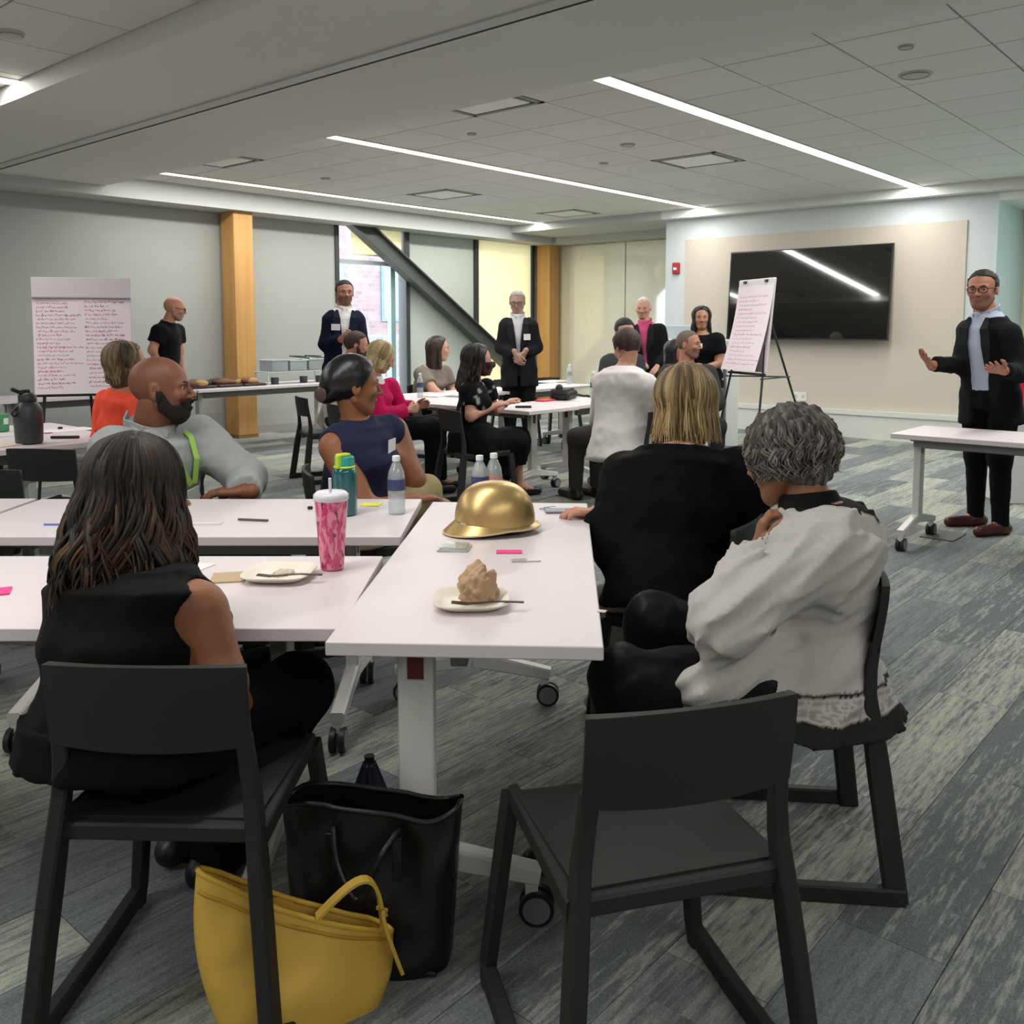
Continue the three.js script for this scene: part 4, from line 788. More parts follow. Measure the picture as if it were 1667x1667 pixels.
  // ---- lapels and shirt collar
  for (const c of s.wear) {
    if (c.n === 'jacket' && c.open) {
      const [w0, w1, ta, tb, sx] = c.open, edge = (t) => lerp(w0, w1, clamp((t - ta) / (tb - ta)));
      for (const q of [-1, 1]) {
        const pts = [0.98, 0.93, 0.86, 0.76, 0.66, 0.56, 0.47, 0.4].map((t) => { const wd = 0.032 * k * Math.sin(clamp((0.99 - t) / 0.62) * Math.PI) + 0.006; return onChest((sx ?? 0) + q * (edge(t) + wd * 0.72), t, (c.off ?? 0.02) + 0.012).p.sub(base); });
        part('lapel', sweep(pts, X1, (v) => 0.008 + 0.03 * k * Math.sin(clamp(v) * Math.PI * 0.95 + 0.08), 0.004), mat(c.c, 0.8, { specularIntensity: 0.4 }), g);
      }
    }
    if (c.n === 'shirt' && c.collar) for (const q of [-1, 1]) {
      const nb = neck.clone().addScaledVector(up, 0.022), Z = V().crossVectors(X1, up), pts = [-0.95, -0.3, 0.4, 1.0].map((v, i) => nb.clone().addScaledVector(X1, q * 0.08 * k * fem * (s.nk ?? 1) * (s.nk ?? 1) * Math.cos(v * 1.35)).addScaledVector(Z, 0.08 * k * fem * (s.nk ?? 1) * (s.nk ?? 1) * Math.sin(v * 1.35) + (i === 3 ? 0.012 : 0)).addScaledVector(up, [0.02, 0.012, -0.004, -0.03][i]).sub(base));
      part('collar', sweep(pts, up, (v) => 0.02 - 0.004 * v, 0.004), mat(c.c, 0.8, { specularIntensity: 0.3 }), g);
    }
  }
  return { g, H, HW, base, onChest, up, X1, neck, J };
}

// ================================================================ THE CAST (joints: picture x, picture y, distance from the lens)
const shortHair = (colors, o = {}) => ({ colors, lift: 0.022, short: true, rough: 0.014, freq: 12, gloss: 0.75, ...o });
const bob = (colors, o = {}) => ({ colors, lift: 0.04, line: 0.03, faceCut: true, rough: 0.02, blobs: [[0, 0.0, -0.16, 0, -0.36, -0.16, 0.36, 0.28], [0.26, 0.0, 0.06, 0.27, -0.34, 0.04, 0.13, 0.10], [-0.26, 0.0, 0.06, -0.27, -0.34, 0.04, 0.13, 0.10]], gloss: 0.55, ...o });
const longHair = (colors, o = {}) => ({ colors, lift: 0.04, line: 0.03, faceCut: true, rough: 0.02, blobs: [[0, 0.0, -0.18, 0, -0.72, -0.24, 0.34, 0.26], [0.29, 0.05, -0.02, 0.33, -0.72, 0.02, 0.09, 0.08], [-0.29, 0.05, -0.02, -0.33, -0.72, 0.02, 0.09, 0.08]], gloss: 0.5, ...o });
const TEE = (n, c, o = {}) => ({ n, c, t: [-0.1, 0.96], off: 0.014, up: 0.5, ...o });
const PANTS = (c, o = {}) => ({ n: 'trousers', c, t: [-0.12, 0.12], off: 0.014, thigh: 1, calf: 1, fold: 0.006, ...o });
const SUIT = (c, o = {}) => ({ n: 'jacket', c, t: [-0.32, 0.965], off: 0.02, up: 1, fo: 0.97, loose: -0.002, flare: 0.06, open: [0.012, 0.07, 0.3, 0.95], fold: 0.006, rough: 0.9, ...o });
const SHIRT = (c, o = {}) => ({ n: 'shirt', c, t: [-0.05, 0.985], off: 0.01, collar: 0.25, fold: 0.002, ...o });

// front woman in black, seen from behind
person({ label: 'seated woman in a black sleeveless top with long wavy dark brown hair', F: 2.0, fem: true, w: 1.42, arm: 1.34, phi: 14, hipPhi: 38, hphi: 12, nod: 6, skin: '#8a5638', noFace: false, lips: 0.4, brow: '#1c120d',
  head: [222, 798, 0.25, 2.06], neck: [212, 915, 2.0], shL: [140, 965, 2.12], shR: [320, 998, 1.93], elL: [135, 1080, 2.28], wrL: [190, 1030, 2.42], elR: [358, 1112, 1.9], wrR: [394, 1165, 2.03],
  hip: [205, 1200, 1.93], knR: [484, 1122, 2.2], knL: [425, 1110, 2.42], anR: [350, 1400, 2.27], anL: [300, 1385, 2.37], toeR: 30, toeL: 30, hR: { palm: [0, -1, 0], curl: 0.4 }, hL: { palm: [0, -1, 0] },
  hair: { colors: ['#140c09', '#1d120c', '#2b1a10', '#4a2f1c'], lift: 0.035, line: 0.05, faceCut: true, rough: 0.025, blobs: [[0, 0.05, -0.2, 0, -0.62, -0.3, 0.33, 0.27], [0.25, 0.0, 0.0, 0.3, -0.5, -0.1, 0.14, 0.13], [-0.25, 0.0, 0.0, -0.32, -0.4, -0.08, 0.14, 0.12]], gloss: 0.62,
    locks: { seed: 11, n: 640, clump: 2.6, a0: 0.7, len: 1.02, tuck: 0.05, wave: 0.075, freq: 7.5, rad: 0.017, lift: 0.02, flare: 0.34, back: 0.02, seg: 18, colors: ['#140d0a', '#18100c', '#1c120d', '#20140e', '#2a1a11', '#3c2718', '#5c3e24'] } },
  wear: [TEE('sleeveless_top', '#0c0c0d', { up: 0, t: [-0.12, 0.96], off: 0.016, sleeveless: 0.078, yoke: 0.55, fold: 0.006, rough: 0.75, collar: 0.5, cell: 0.75 }), PANTS('#09090b', { off: 0.03, fold: 0.008 })], shoe: '#111114' });

// grey-haired woman in the shawl
person({ label: 'seated woman in a loose grey cardigan with short curly grey hair, chin on hand', F: 2.45, fem: true, w: 1.12, phi: -66, hipPhi: -78, hphi: -44, nod: 12, skin: '#8d6043', brow: '#55504c', hunch: 0.03,
  head: [1281, 745, 0.262, 2.5], neck: [1326, 814, 2.43], shL: [1358, 896, 2.27], shR: [1302, 872, 2.62], elL: [1182, 1012, 2.18], wrL: [1232, 898, 2.42], elR: [1240, 1010, 2.65], wrR: [1150, 1046, 2.62],
  hip: [1318, 1098, 2.43], knL: [1015, 1108, 2.2], knR: [1062, 1012, 2.62], anL: [985, 1400, 2.27], anR: [1020, 1312, 2.6], toeL: -80, toeR: -85, hL: { dir: [-0.2, 0.95, -0.15], palm: [-0.3, 0.1, -1], curl: 0.8 }, hR: { palm: [0, -1, 0.2], curl: 0.6 },
  hair: { colors: ['#2a2624', '#4a4542', '#66605b', '#85807a'], lift: 0.045, line: 0.06, rough: 0.05, freq: 6, stretch: 1, blobs: [[0, 0.2, -0.10, 0.37, 0.32, 0.42], [0, -0.18, -0.26, 0.25, 0.16, 0.17]], gloss: 0.8, cell: 1.1,
    locks: { seed: 21, n: 900, clump: 3.2, a0: 0.8, e0: 0.05, e1: 1.55, len: 0.2, tuck: -0.1, wave: 0.06, freq: 22, rad: 0.011, lift: 0.035, seg: 10, colors: ['#2c2826', '#3a3532', '#4b4541', '#5f5954', '#7a746e', '#98928b'] } },
  wear: [{ n: 'cardigan', c: '#b9b5b1', t: [-0.16, 0.965], off: 0.045, up: 1, fo: 0.9, loose: 0.0, flare: 0.22, fold: 0.026, drape: true, segs: [[[1250, 1085, 2.3], [1135, 1120, 2.17], 0.085, 0.055]], k: 0.06, rough: 0.95,
    print: (p, c, [x, t, z]) => { const n = 1 + 0.10 * nz(p.x * 120, p.y * 120, p.z * 120); let q = 1; if (t < -0.055 || (t > 0.055 && t < 0.075) || (t > 0.92 && z < -0.0 && Math.abs(x) < 0.09)) q = 0.05; else if (t < 0.04 && t > -0.055) q = Math.sin(t * 420) > 0.2 ? 0.6 : 1.05; return c.map((v) => v * n * q); } },
    { n: 'undershirt', c: '#141416', t: [0.5, 0.99], off: 0.03, collar: 0.34, fold: 0.001 }, PANTS('#131316', { off: 0.028, fold: 0.01, rough: 0.45 })], shoe: '#111' });

// blonde woman in black
person({ label: 'seated blonde woman in a black sweater with her hand on the table', F: 3.3, fem: true, w: 1.42, arm: 1.3, phi: -22, hipPhi: -52, hphi: -14, nod: 4, skin: '#c08a72', brow: '#6a5236',
  head: [1113, 655, 0.27, 3.36], neck: [1118, 728, 3.28], shL: [1020, 782, 3.33], shR: [1212, 775, 3.2], elL: [1008, 892, 3.15], wrL: [972, 836, 3.27], elR: [1236, 862, 3.24], wrR: [1195, 880, 3.55],
  hip: [1092, 972, 3.1], knL: [985, 985, 3.28], knR: [1060, 985, 3.4], anL: [1035, 1145, 3.22], anR: [1090, 1140, 3.3], hL: { dir: [0.9, 0.12, 0.3], palm: [0, -1, 0], curl: 0.5 }, hR: { palm: [0, -1, 0] },
  hair: { ...bob(['#3a2a1a', '#5a4428', '#86693f', '#a88a58', '#c2a877']), rough: 0.03, locks: { seed: 31, n: 460, clump: 1.6, a0: 0.95, e0: 0.6, len: 0.5, tuck: -0.05, wave: 0.03, freq: 5, rad: 0.016, lift: 0.025, flare: 0.3, colors: ['#463420', '#574228', '#6a5234', '#8a7048', '#957b50', '#a48a5e', '#b59d70', '#c6b286'] } },
  wear: [{ n: 'sweater', c: '#08080a', t: [-0.12, 0.965], off: 0.024, up: 1, fo: 0.86, loose: 0.016, fold: 0.01, flare: 0.1 }, PANTS('#b3a89e')], shoe: '#c9c4be' });

// bearded man with green lanyard
{
  const a = person({ label: 'seated bald bearded man in a grey shirt with a green lanyard', F: 3.87, k: 1.12, w: 1.05, phi: 114, hipPhi: 100, hphi: 80, nod: -2, skin: '#7a4a33', brow: '#140c09', lips: 0.25, face: { jaw: 1.06 }, stubble: '#3f2a20', scalpStub: true, nk: 1.12,
    head: [264, 634, 0.278, 3.86], neck: [248, 694, 3.9], shL: [322, 712, 4.06], shR: [186, 732, 3.68], elL: [400, 778, 4.02], wrL: [398, 800, 3.76], elR: [165, 835, 3.62], wrR: [240, 822, 3.55], hip: [262, 850, 3.98],
    hL: { dir: [-0.37, -0.02, -0.93], palm: [0, -1, 0], curl: 0.35 }, hR: { palm: [0, -1, 0] }, beard: { c: '#120b08', t: 0.042 },
    wear: [TEE('shirt', '#9ca0a0', { t: [-0.12, 0.985], up: 1, fo: 0.96, off: 0.024, loose: 0.012, collar: 0.3, heather: 0.06, fold: 0.008 }), PANTS('#0f0f12')], shoe: '#151515' });
  const gm = mat('#9ccb5c', 0.6), c0 = a.onChest(0.0, 0.42, 0.05), pt = (x, t, o) => a.onChest(x, t, o).p.sub(a.base);
  part('lanyard', [sweep([a.neck.clone().addScaledVector(a.X1, 0.07).sub(a.base).add(V(0, 0.03, 0)), pt(0.075, 0.9, 0.048), pt(0.05, 0.7, 0.048), pt(0.015, 0.46, 0.05)], a.X1, 0.013, 0.002), sweep([a.neck.clone().addScaledVector(a.X1, -0.07).sub(a.base).add(V(0, 0.03, 0)), pt(-0.075, 0.9, 0.048), pt(-0.05, 0.7, 0.048), pt(-0.01, 0.46, 0.05)], a.X1, 0.013, 0.002)], gm, a.g, 'lime green lanyard');
  const m4 = new THREE.Matrix4().makeBasis(c0.X, a.up, c0.Z);
  part('badge', rbox(0.075, 0.1, 0.004, 0.002).applyMatrix4(m4).translate(...c0.p.clone().sub(a.base).addScaledVector(a.up, -0.05).toArray()), mat('#d4d8d4', 0.5), a.g, 'white badge');
}
// woman in navy
{
  const a = person({ label: 'seated woman in a navy sleeveless dress with black hair in a low bun', F: 4.15, fem: true, k: 1.06, w: 1.12, arm: 1.32, phi: 84, hipPhi: 72, hphi: 66, nod: 2, skin: '#8f5a3c', brow: '#120c0a',
    head: [577, 628, 0.27, 4.12], neck: [584, 686, 4.15], shL: [640, 702, 4.34], shR: [545, 728, 4.02], elR: [596, 832, 3.94], wrR: [676, 815, 4.12], elL: [672, 780, 4.3], wrL: [606, 700, 4.2], hip: [582, 855, 4.16], knR: [692, 800, 4.36], knL: [716, 838, 4.46],
    hL: { dir: [0.2, 0.55, -0.8], palm: [-0.4, 0, -0.9], curl: 0.5 }, hR: { palm: [0, -1, 0] }, tag: [0.03, 0.78, 0.03, 0.085, 0.07],
    hair: { colors: ['#0b0a0b', '#121012', '#1a1718'], lift: 0.04, line: 0.05, rough: 0.006, blobs: [[0, -0.14, -0.46, 0.19, 0.17, 0.15], [0, 0.05, -0.3, 0.3, 0.28, 0.26]], gloss: 0.35 },
    wear: [TEE('sleeveless_top', '#282a44', { up: 0, t: [-0.12, 0.97], off: 0.018, sleeveless: 0.068, armOut: 0.04, fold: 0.006, rough: 0.8, collar: 0.12 }), PANTS('#a4936f', { off: 0.02 })], shoe: '#2a2220' });
  part('hair_clip', lathe([[0, 0.012], [0.03, 0.01], [0.036, 0.0], [0, 0]], 20).rotateX(Math.PI / 2).rotateY(turnOf(210)).translate(...a.HW(-0.16, -0.14, -0.58).sub(a.base).toArray()), mat('#4c3a36', 0.4), a.g, 'brown round hair clip');
}
// coral top
person({ label: 'seated woman in a coral top with streaked brown hair in front of the flip chart', F: 5.6, fem: true, w: 1.1, phi: 55, hipPhi: 45, hphi: 62, skin: '#b0765c', brow: '#4a3524',
  head: [208, 592, 0.26, 5.6], neck: [202, 631, 5.6], shL: [176, 655, 5.78], shR: [232, 660, 5.48], elL: [166, 722, 5.8], wrL: [205, 722, 6.0], elR: [236, 722, 5.42], wrR: [268, 716, 5.62], hip: [196, 762, 5.62],
  hair: { ...bob(['#33261b', '#4d3b29', '#75603f', '#94805c']), locks: { seed: 41, n: 130, clump: 1.6, a0: 0.9, e0: 0.6, len: 0.42, tuck: -0.1, wave: 0.03, freq: 9, rad: 0.036, lift: 0.025, flare: 0.06, colors: ['#33261b', '#4d3b29', '#6d5839', '#93805c'] } },
  wear: [TEE('top', '#e8523c', { up: 1, fo: 0.3, off: 0.022, loose: 0.01, fold: 0.008 }), PANTS('#1a1a20')], shoe: '#222' });
// standing bald man
person({ label: 'standing bald man in a black polo shirt and glasses beside the buffet', F: 9.8, foot: at(254, 600, 9.8), phi: 78, hphi: 72, nod: 8, skin: '#b57f66', glasses: '#222', stubble: '#7a6a60', beardStub: true, brow: '#5a463a', w: 1.08, belly: 0.03,
  head: [285, 503, 0.25, 9.8], neck: [272, 527, 9.8], shL: [288, 540, 10.0], shR: [260, 540, 9.62], elL: [292, 572, 10.0], wrL: [296, 600, 9.95], elR: [248, 570, 9.55], wrR: [262, 597, 9.6], hip: [263, 600, 9.8],
  wear: [TEE('polo_shirt', '#0f1013', { up: 0.6, off: 0.02, loose: 0.012, collar: 0.3, t: [-0.16, 0.97] }), PANTS('#23242a')], shoe: '#15110f' });
// man in navy suit by the window
person({ label: 'standing man in a navy suit and open white collar beside the clear window', F: 9.0, foot: at(557, 600, 9.0), phi: 168, hphi: 158, skin: '#a06f58', brow: '#2a1a12', stubble: '#4a352b', beardStub: true, k: 1.04, w: 1.0,
  head: [561, 477, 0.25, 9.0], neck: [560, 503, 9.0], shL: [581, 520, 9.05], shR: [540, 520, 8.98], elL: [590, 560, 9.05], wrL: [577, 552, 8.8], elR: [530, 560, 8.95], wrR: [554, 553, 8.76], hip: [559, 602, 9.0], tag: [-0.09, 0.7, 0.062, 0.09, 0.06],
  hL: { palm: [-0.7, 0, -0.7], curl: 0.7 }, hR: { palm: [0.7, 0, -0.7], curl: 0.7 }, hair: shortHair(['#120d0b', '#1e1613', '#2a201b']),
  wear: [SHIRT('#dedcdc'), SUIT('#14182a'), PANTS('#121626')], shoe: '#15110f' });
// bearded man in cream jacket
person({ label: 'seated bearded man in a cream jacket beyond the woman in navy', F: 8.5, phi: 64, hphi: 78, nod: 6, skin: '#b3826a', brow: '#2c1e16', beard: { c: '#3a281e', t: 0.018 },
  head: [581, 562, 0.255, 8.5], neck: [566, 590, 8.5], shL: [582, 606, 8.7], shR: [546, 608, 8.38], elL: [600, 650, 8.75], wrL: [620, 665, 8.8], elR: [550, 658, 8.3], wrR: [590, 664, 8.45], hip: [543, 682, 8.6],
  hair: shortHair(['#241813', '#33241c', '#463329']), wear: [{ n: 'jacket', c: '#c3b9ac', t: [-0.12, 0.97], off: 0.024, up: 1, fo: 0.95, loose: 0.008, collar: 0.3, fold: 0.009 }, PANTS('#2a2a30')], shoe: '#222' });
// magenta jacket
person({ label: 'seated blonde woman in a magenta jacket looking down at her hands', F: 7.7, fem: true, k: 1.05, phi: 66, hipPhi: 60, hphi: 72, nod: 26, skin: '#b88870', brow: '#8a6f48',
  head: [622, 582, 0.255, 7.72], neck: [606, 618, 7.7], shL: [634, 632, 7.95], shR: [598, 636, 7.58], elL: [652, 668, 7.95], wrL: [676, 662, 7.95], elR: [616, 680, 7.52], wrR: [664, 668, 7.72], hip: [606, 704, 7.76], knR: [706, 696, 7.8], knL: [712, 690, 8.05], anR: [704, 800, 7.8],
  hL: { palm: [-1, 0, 0], curl: 0.6 }, hR: { palm: [1, 0, 0], curl: 0.6 }, hair: { ...bob(['#8f7850', '#b09a6c', '#cbb98c', '#d8c9a0']), locks: { seed: 51, n: 110, clump: 1.6, a0: 0.9, e0: 0.6, len: 0.42, tuck: -0.1, wave: 0.02, freq: 8, rad: 0.036, lift: 0.025, colors: ['#8f7850', '#b09a6c', '#cbb98c'] } },
  wear: [{ n: 'jacket', c: '#b3124f', t: [-0.12, 0.965], off: 0.024, up: 1, fo: 0.95, loose: 0.012, fold: 0.012 }, { n: 'scarf', c: '#d8d2cc', t: [0.9, 1.0], off: 0.022, collar: 0.3 }, PANTS('#0d0d10', { off: 0.03 })], shoe: '#111' });
// grey top, far side
person({ label: 'seated woman in a grey short-sleeved top with long dark brown hair at the far table', F: 10.2, fem: true, k: 1.1, w: 1.15, arm: 1.15, phi: 108, hphi: 78, skin: '#c0907c', brow: '#33231c',
  head: [714, 568, 0.28, 10.2], neck: [703, 595, 10.22], shL: [724, 608, 10.42], shR: [687, 610, 10.05], elL: [736, 640, 10.4], wrL: [742, 646, 10.0], elR: [708, 638, 9.85], wrR: [728, 645, 9.75], hip: [690, 665, 10.3], hL: { palm: [0, -1, 0] }, hR: { palm: [0, -1, 0] },
  hair: longHair(['#1c120e', '#2a1b15', '#38251c']), wear: [TEE('top', '#7d756c', { up: 0.62, off: 0.022, loose: 0.008, heather: 0.12 }), PANTS('#202024')], shoe: '#222' });
// black dress and mask
person({ label: 'seated woman in a black dress with long dark hair and a dark face mask, writing', F: 7.3, fem: true, phi: 68, hipPhi: 62, hphi: 76, nod: 2, skin: '#b98671', brow: '#1e1411', mask: '#3c1f20',
  head: [779, 587, 0.252, 7.3], neck: [770, 618, 7.3], shL: [792, 630, 7.5], shR: [765, 638, 7.18], elL: [806, 668, 7.5], wrL: [826, 656, 7.62], elR: [766, 678, 7.1], wrR: [808, 660, 7.32], hip: [766, 722, 7.28], knR: [836, 722, 7.5], knL: [842, 716, 7.72], anR: [800, 826, 7.35], hR: { palm: [0.4, -0.9, 0], curl: 0.7 }, hL: { palm: [0, -1, 0] },
  hair: { colors: ['#0f0b0b', '#1a1313', '#261c1a'], lift: 0.045, line: 0.03, faceCut: true, rough: 0.035, blobs: [[0, 0.0, -0.22, 0, -0.8, -0.46, 0.34, 0.26], [-0.24, 0.0, -0.05, -0.2, -0.5, -0.2, 0.14, 0.12], [0.24, 0.0, -0.05, 0.2, -0.5, -0.2, 0.14, 0.12]], gloss: 0.5, locks: { seed: 61, n: 120, clump: 2, a0: 1.2, len: 0.95, tuck: -0.05, wave: 0.05, freq: 9, rad: 0.036, lift: 0.03, back: -0.1, flare: 0.1, colors: ['#0f0b0b', '#1a1313', '#2a1f1c'] } },
  wear: [TEE('dress_top', '#0e0e10', { up: 0.6, off: 0.018, loose: 0.006, print: (p, c) => { const n = nz(p.x * 16, p.y * 16, p.z * 16); return n > 0.42 ? [0.28, 0.27, 0.27] : c; } }), { n: 'dress_skirt', c: '#09090b', t: [-0.14, 0.3], off: 0.03, thigh: 1, calf: 0.55, k: 0.16, fold: 0.014 }], shoe: '#0c0c0c' });
// standing grey-haired man
person({ label: 'standing grey-haired man in a dark suit with hands clasped in front of the glowing shade', F: 10.0, foot: at(845, 600, 10.0), phi: 182, hphi: 184, nod: 10, skin: '#a8846f', glasses: '#3a3a3a', brow: '#8a847e',
  head: [842, 492, 0.245, 10.0], neck: [843, 516, 10.0], shL: [864, 529, 10.0], shR: [824, 529, 10.0], elL: [874, 566, 10.0], wrL: [854, 574, 9.78], elR: [815, 566, 10.0], wrR: [839, 576, 9.76], hip: [845, 602, 10.0], tag: [0.095, 0.62, 0.06, 0.08, 0.065],
  hL: { dir: [-0.5, -0.85, 0.1], palm: [-0.7, 0, -0.7], curl: 0.7 }, hR: { dir: [0.4, -0.9, 0.1], palm: [0.7, 0, -0.7], curl: 0.7 }, hair: shortHair(['#77726c', '#948e87', '#aaa49c'], { lift: 0.025 }),
  wear: [SHIRT('#c9c9cc'), SUIT('#1d1e22'), PANTS('#15161a')], shoe: '#121212' });
// pale blazer
person({ label: 'seated man in a pale grey blazer with brown hair, seen from behind', F: 7.3, k: 1.12, w: 1.14, phi: -44, hipPhi: -30, hphi: -25, nod: 24, skin: '#b07f68', brow: '#3a2a20', hunch: 0.05,
  head: [1020, 566, 0.285, 7.36], neck: [1018, 598, 7.32], shL: [986, 630, 7.46], shR: [1052, 630, 7.12], elL: [978, 682, 7.55], wrL: [1002, 664, 7.85], elR: [1076, 672, 7.2], wrR: [1052, 652, 7.62], hip: [1012, 706, 7.22], hL: { palm: [0, -1, 0] }, hR: { palm: [0, -1, 0] },
  hair: shortHair(['#261c17', '#33271f', '#43342a'], { lift: 0.05, rough: 0.02, drop: 0.06 }),
  wear: [{ n: 'blazer', c: '#d6d1cf', t: [-0.42, 0.97], off: 0.03, up: 1, fo: 0.95, loose: 0.012, flare: 0.1, fold: 0.013 }, PANTS('#3a3836')], shoe: '#111' });
// hidden man
person({ label: 'seated dark-haired man mostly hidden behind the pale blazer', F: 9.5, phi: 160, hphi: 165, nod: 10, skin: '#b88a76', brow: '#1f1613', k: 1.05,
  head: [1017, 540, 0.27, 9.5], neck: [1012, 572, 9.52], shL: [1038, 588, 9.5], shR: [988, 590, 9.55], elL: [1046, 632, 9.4], wrL: [1025, 640, 9.15], elR: [978, 636, 9.45], wrR: [1005, 642, 9.15], hip: [1012, 672, 9.6],
  hair: shortHair(['#120d0c', '#1c1513', '#271d1a'], { lift: 0.04 }), wear: [TEE('shirt', '#3c3d40', { up: 1, fo: 0.9 }), PANTS('#1c1c20')], shoe: '#111' });
// man in pink shirt
person({ label: 'standing white-haired man in a black jacket and pink shirt beside the lectern', F: 10.6, foot: at(1052, 600, 10.6), phi: 195, hphi: 196, nod: 6, skin: '#bb8a76', brow: '#a09890', w: 1.06,
  head: [1047, 502, 0.25, 10.6], neck: [1050, 526, 10.6], shL: [1074, 537, 10.55], shR: [1027, 540, 10.65], elL: [1083, 576, 10.5], wrL: [1070, 596, 10.35], elR: [1016, 575, 10.6], wrR: [1040, 588, 10.35], hip: [1054, 606, 10.6], tag: [-0.105, 0.66, 0.06, 0.075, 0.075],
  hair: shortHair(['#a29a92', '#b8b0a6', '#c9c2b8'], { lift: 0.016, rec: -0.04 }), wear: [SHIRT('#b94d74'), SUIT('#17171b'), PANTS('#101013')], shoe: '#111' });
// woman in black shirt
person({ label: 'standing woman in a black short-sleeved shirt with long black hair at the lectern', F: 9.7, fem: true, foot: at(1144, 600, 9.7), phi: 200, hphi: 188, skin: '#a4765a', brow: '#140e0c', w: 1.1, arm: 1.2,
  head: [1142, 518, 0.24, 9.7], neck: [1144, 543, 9.7], shL: [1166, 555, 9.6], shR: [1124, 556, 9.78], elL: [1173, 592, 9.55], wrL: [1148, 598, 9.4], elR: [1116, 592, 9.75], wrR: [1136, 600, 9.42], hip: [1146, 618, 9.7], tag: [0.02, 0.74, 0.03, 0.075, 0.055],
  hL: { palm: [-0.5, 0, -0.8], curl: 0.6 }, hR: { palm: [0.5, 0, -0.8], curl: 0.6 }, hair: longHair(['#0a0808', '#120e0e', '#1b1515'], { locks: { seed: 71, n: 60, a0: 1.0, len: 0.8, tuck: -0.05, wave: 0.03, freq: 7, rad: 0.034, lift: 0.03, flare: 0.15, colors: ['#0a0808', '#151010', '#1f1818'] } }),
  wear: [TEE('shirt', '#0d0d10', { up: 0.6, off: 0.02, loose: 0.012, t: [-0.2, 0.96] }), PANTS('#8f9294')], shoe: '#222' });
// man in dark grey
person({ label: 'seated man in a dark grey shirt with cropped hair looking at the presenter', F: 8.8, phi: 168, hphi: 122, skin: '#a8735e', brow: '#3a2a22', k: 1.08, w: 1.08, stubble: '#5a463c', beardStub: true,
  head: [1122, 561, 0.272, 8.8], neck: [1117, 592, 8.82], shL: [1152, 608, 8.75], shR: [1088, 608, 8.88], elL: [1166, 655, 8.68], wrL: [1138, 672, 8.48], elR: [1076, 655, 8.8], wrR: [1104, 672, 8.5], hip: [1120, 682, 8.86],
  hair: shortHair(['#4a3a33', '#5a4840', '#6b5950'], { lift: 0.012, rec: -0.03 }), wear: [TEE('shirt', '#383a3a', { up: 1, fo: 0.5, off: 0.022, loose: 0.01 }), PANTS('#2a2b2e')], shoe: '#151515' });
// dark-haired woman behind him
person({ label: 'seated dark-haired woman half hidden behind the man in dark grey', F: 9.75, fem: true, phi: 190, hphi: 110, skin: '#9c6c56', brow: '#120d0b',
  head: [1100, 572, 0.245, 9.75], neck: [1096, 600, 9.76], shL: [1116, 612, 9.7], shR: [1076, 612, 9.8], elL: [1122, 650, 9.6], wrL: [1105, 656, 9.4], elR: [1070, 650, 9.75], wrR: [1088, 656, 9.45], hip: [1096, 672, 9.8],
  hair: longHair(['#0a0808', '#120e0e', '#1a1414']), wear: [TEE('shirt', '#15151a', { up: 1, fo: 0.5 }), PANTS('#1c1c20')], shoe: '#111' });
// presenter
person({ label: 'standing presenter in a black blazer, blue shirt and glasses with open hands', F: 6.35, foot: at(1612, 640, 6.42), phi: 232, hipPhi: 238, hphi: 222, nod: 2, skin: '#a87058', brow: '#1e1410', glasses: '#1a1412', k: 1.07, w: 1.02, stubble: '#5a4036', beardStub: true,
  head: [1599, 472, 0.272, 6.35], neck: [1607, 511, 6.37], shL: [1643, 545, 6.2], shR: [1576, 538, 6.56], elL: [1661, 606, 6.16], wrL: [1632, 603, 5.95], elR: [1566, 594, 6.52], wrR: [1515, 594, 6.28], hip: [1612, 645, 6.42],
  anL: [1629, 856, 6.28], anR: [1588, 842, 6.56], knL: [1628, 745, 6.3], knR: [1590, 742, 6.55], toeL: 250, toeR: 265, hR: { dir: [0.12, 0.42, 0.9], palm: [0.55, 0.75, -0.3], curl: 0.18, spread: 5 }, hL: { dir: [0.0, 0.12, 1], palm: [-0.4, 0.9, 0], curl: 0.25, spread: 4 },
  hair: shortHair(['#120c0a', '#1c1310', '#281b16'], { lift: 0.022, rec: -0.03, rough: 0.03, freq: 16 }),
  wear: [SHIRT('#a9b3c6'), SUIT('#15171a', { fold: 0.007, open: [0.06, 0.062, 0.0, 0.95, 0.015], fo: 0.9 }), PANTS('#0f1013')], shoe: '#4a1f18' });

// ================================================================ THINGS ON THE NEAR TABLES
const TT = 0.7405;
const onT = (px, py) => onY(px, py, TT);
{ // pink tumbler
  const p = onT(541, 926), g = thing('tumbler', 'tall pink patterned tumbler with a white lid and straw', 'tumbler', p);
  const tex = dataTex(128, 256, (u, v) => { const a = nz(u * 18, v * 22, 2), b = nz(u * 30, v * 40, 5), s = a > 0.15 ? 1 : b > 0.2 ? 0.75 : 0, d = nz(u * 26 + 3, v * 26 + 1, 9) > 0.42 && v > 0.5; return d ? [120, 30, 62] : [lerp(206, 234, s), lerp(62, 138, s), lerp(112, 168, s)]; });
  part('cup', lathe([[0, 0], [0.030, 0], [0.033, 0.006], [0.047, 0.205], [0.044, 0.205]], 36), mat('#ffffff', 0.25, { map: tex, clearcoat: 0.6 }), g, 'pink patterned cup');
  part('lid', lathe([[0.0, 0.222], [0.040, 0.222], [0.049, 0.214], [0.0495, 0.203], [0.047, 0.198]], 36), mat('#d9d6de', 0.3), g);
  part('straw', rod(V(-0.006, 0.19, 0.006), V(-0.012, 0.262, 0.012), 0.0045), mat('#e6e2ea', 0.4), g);
}
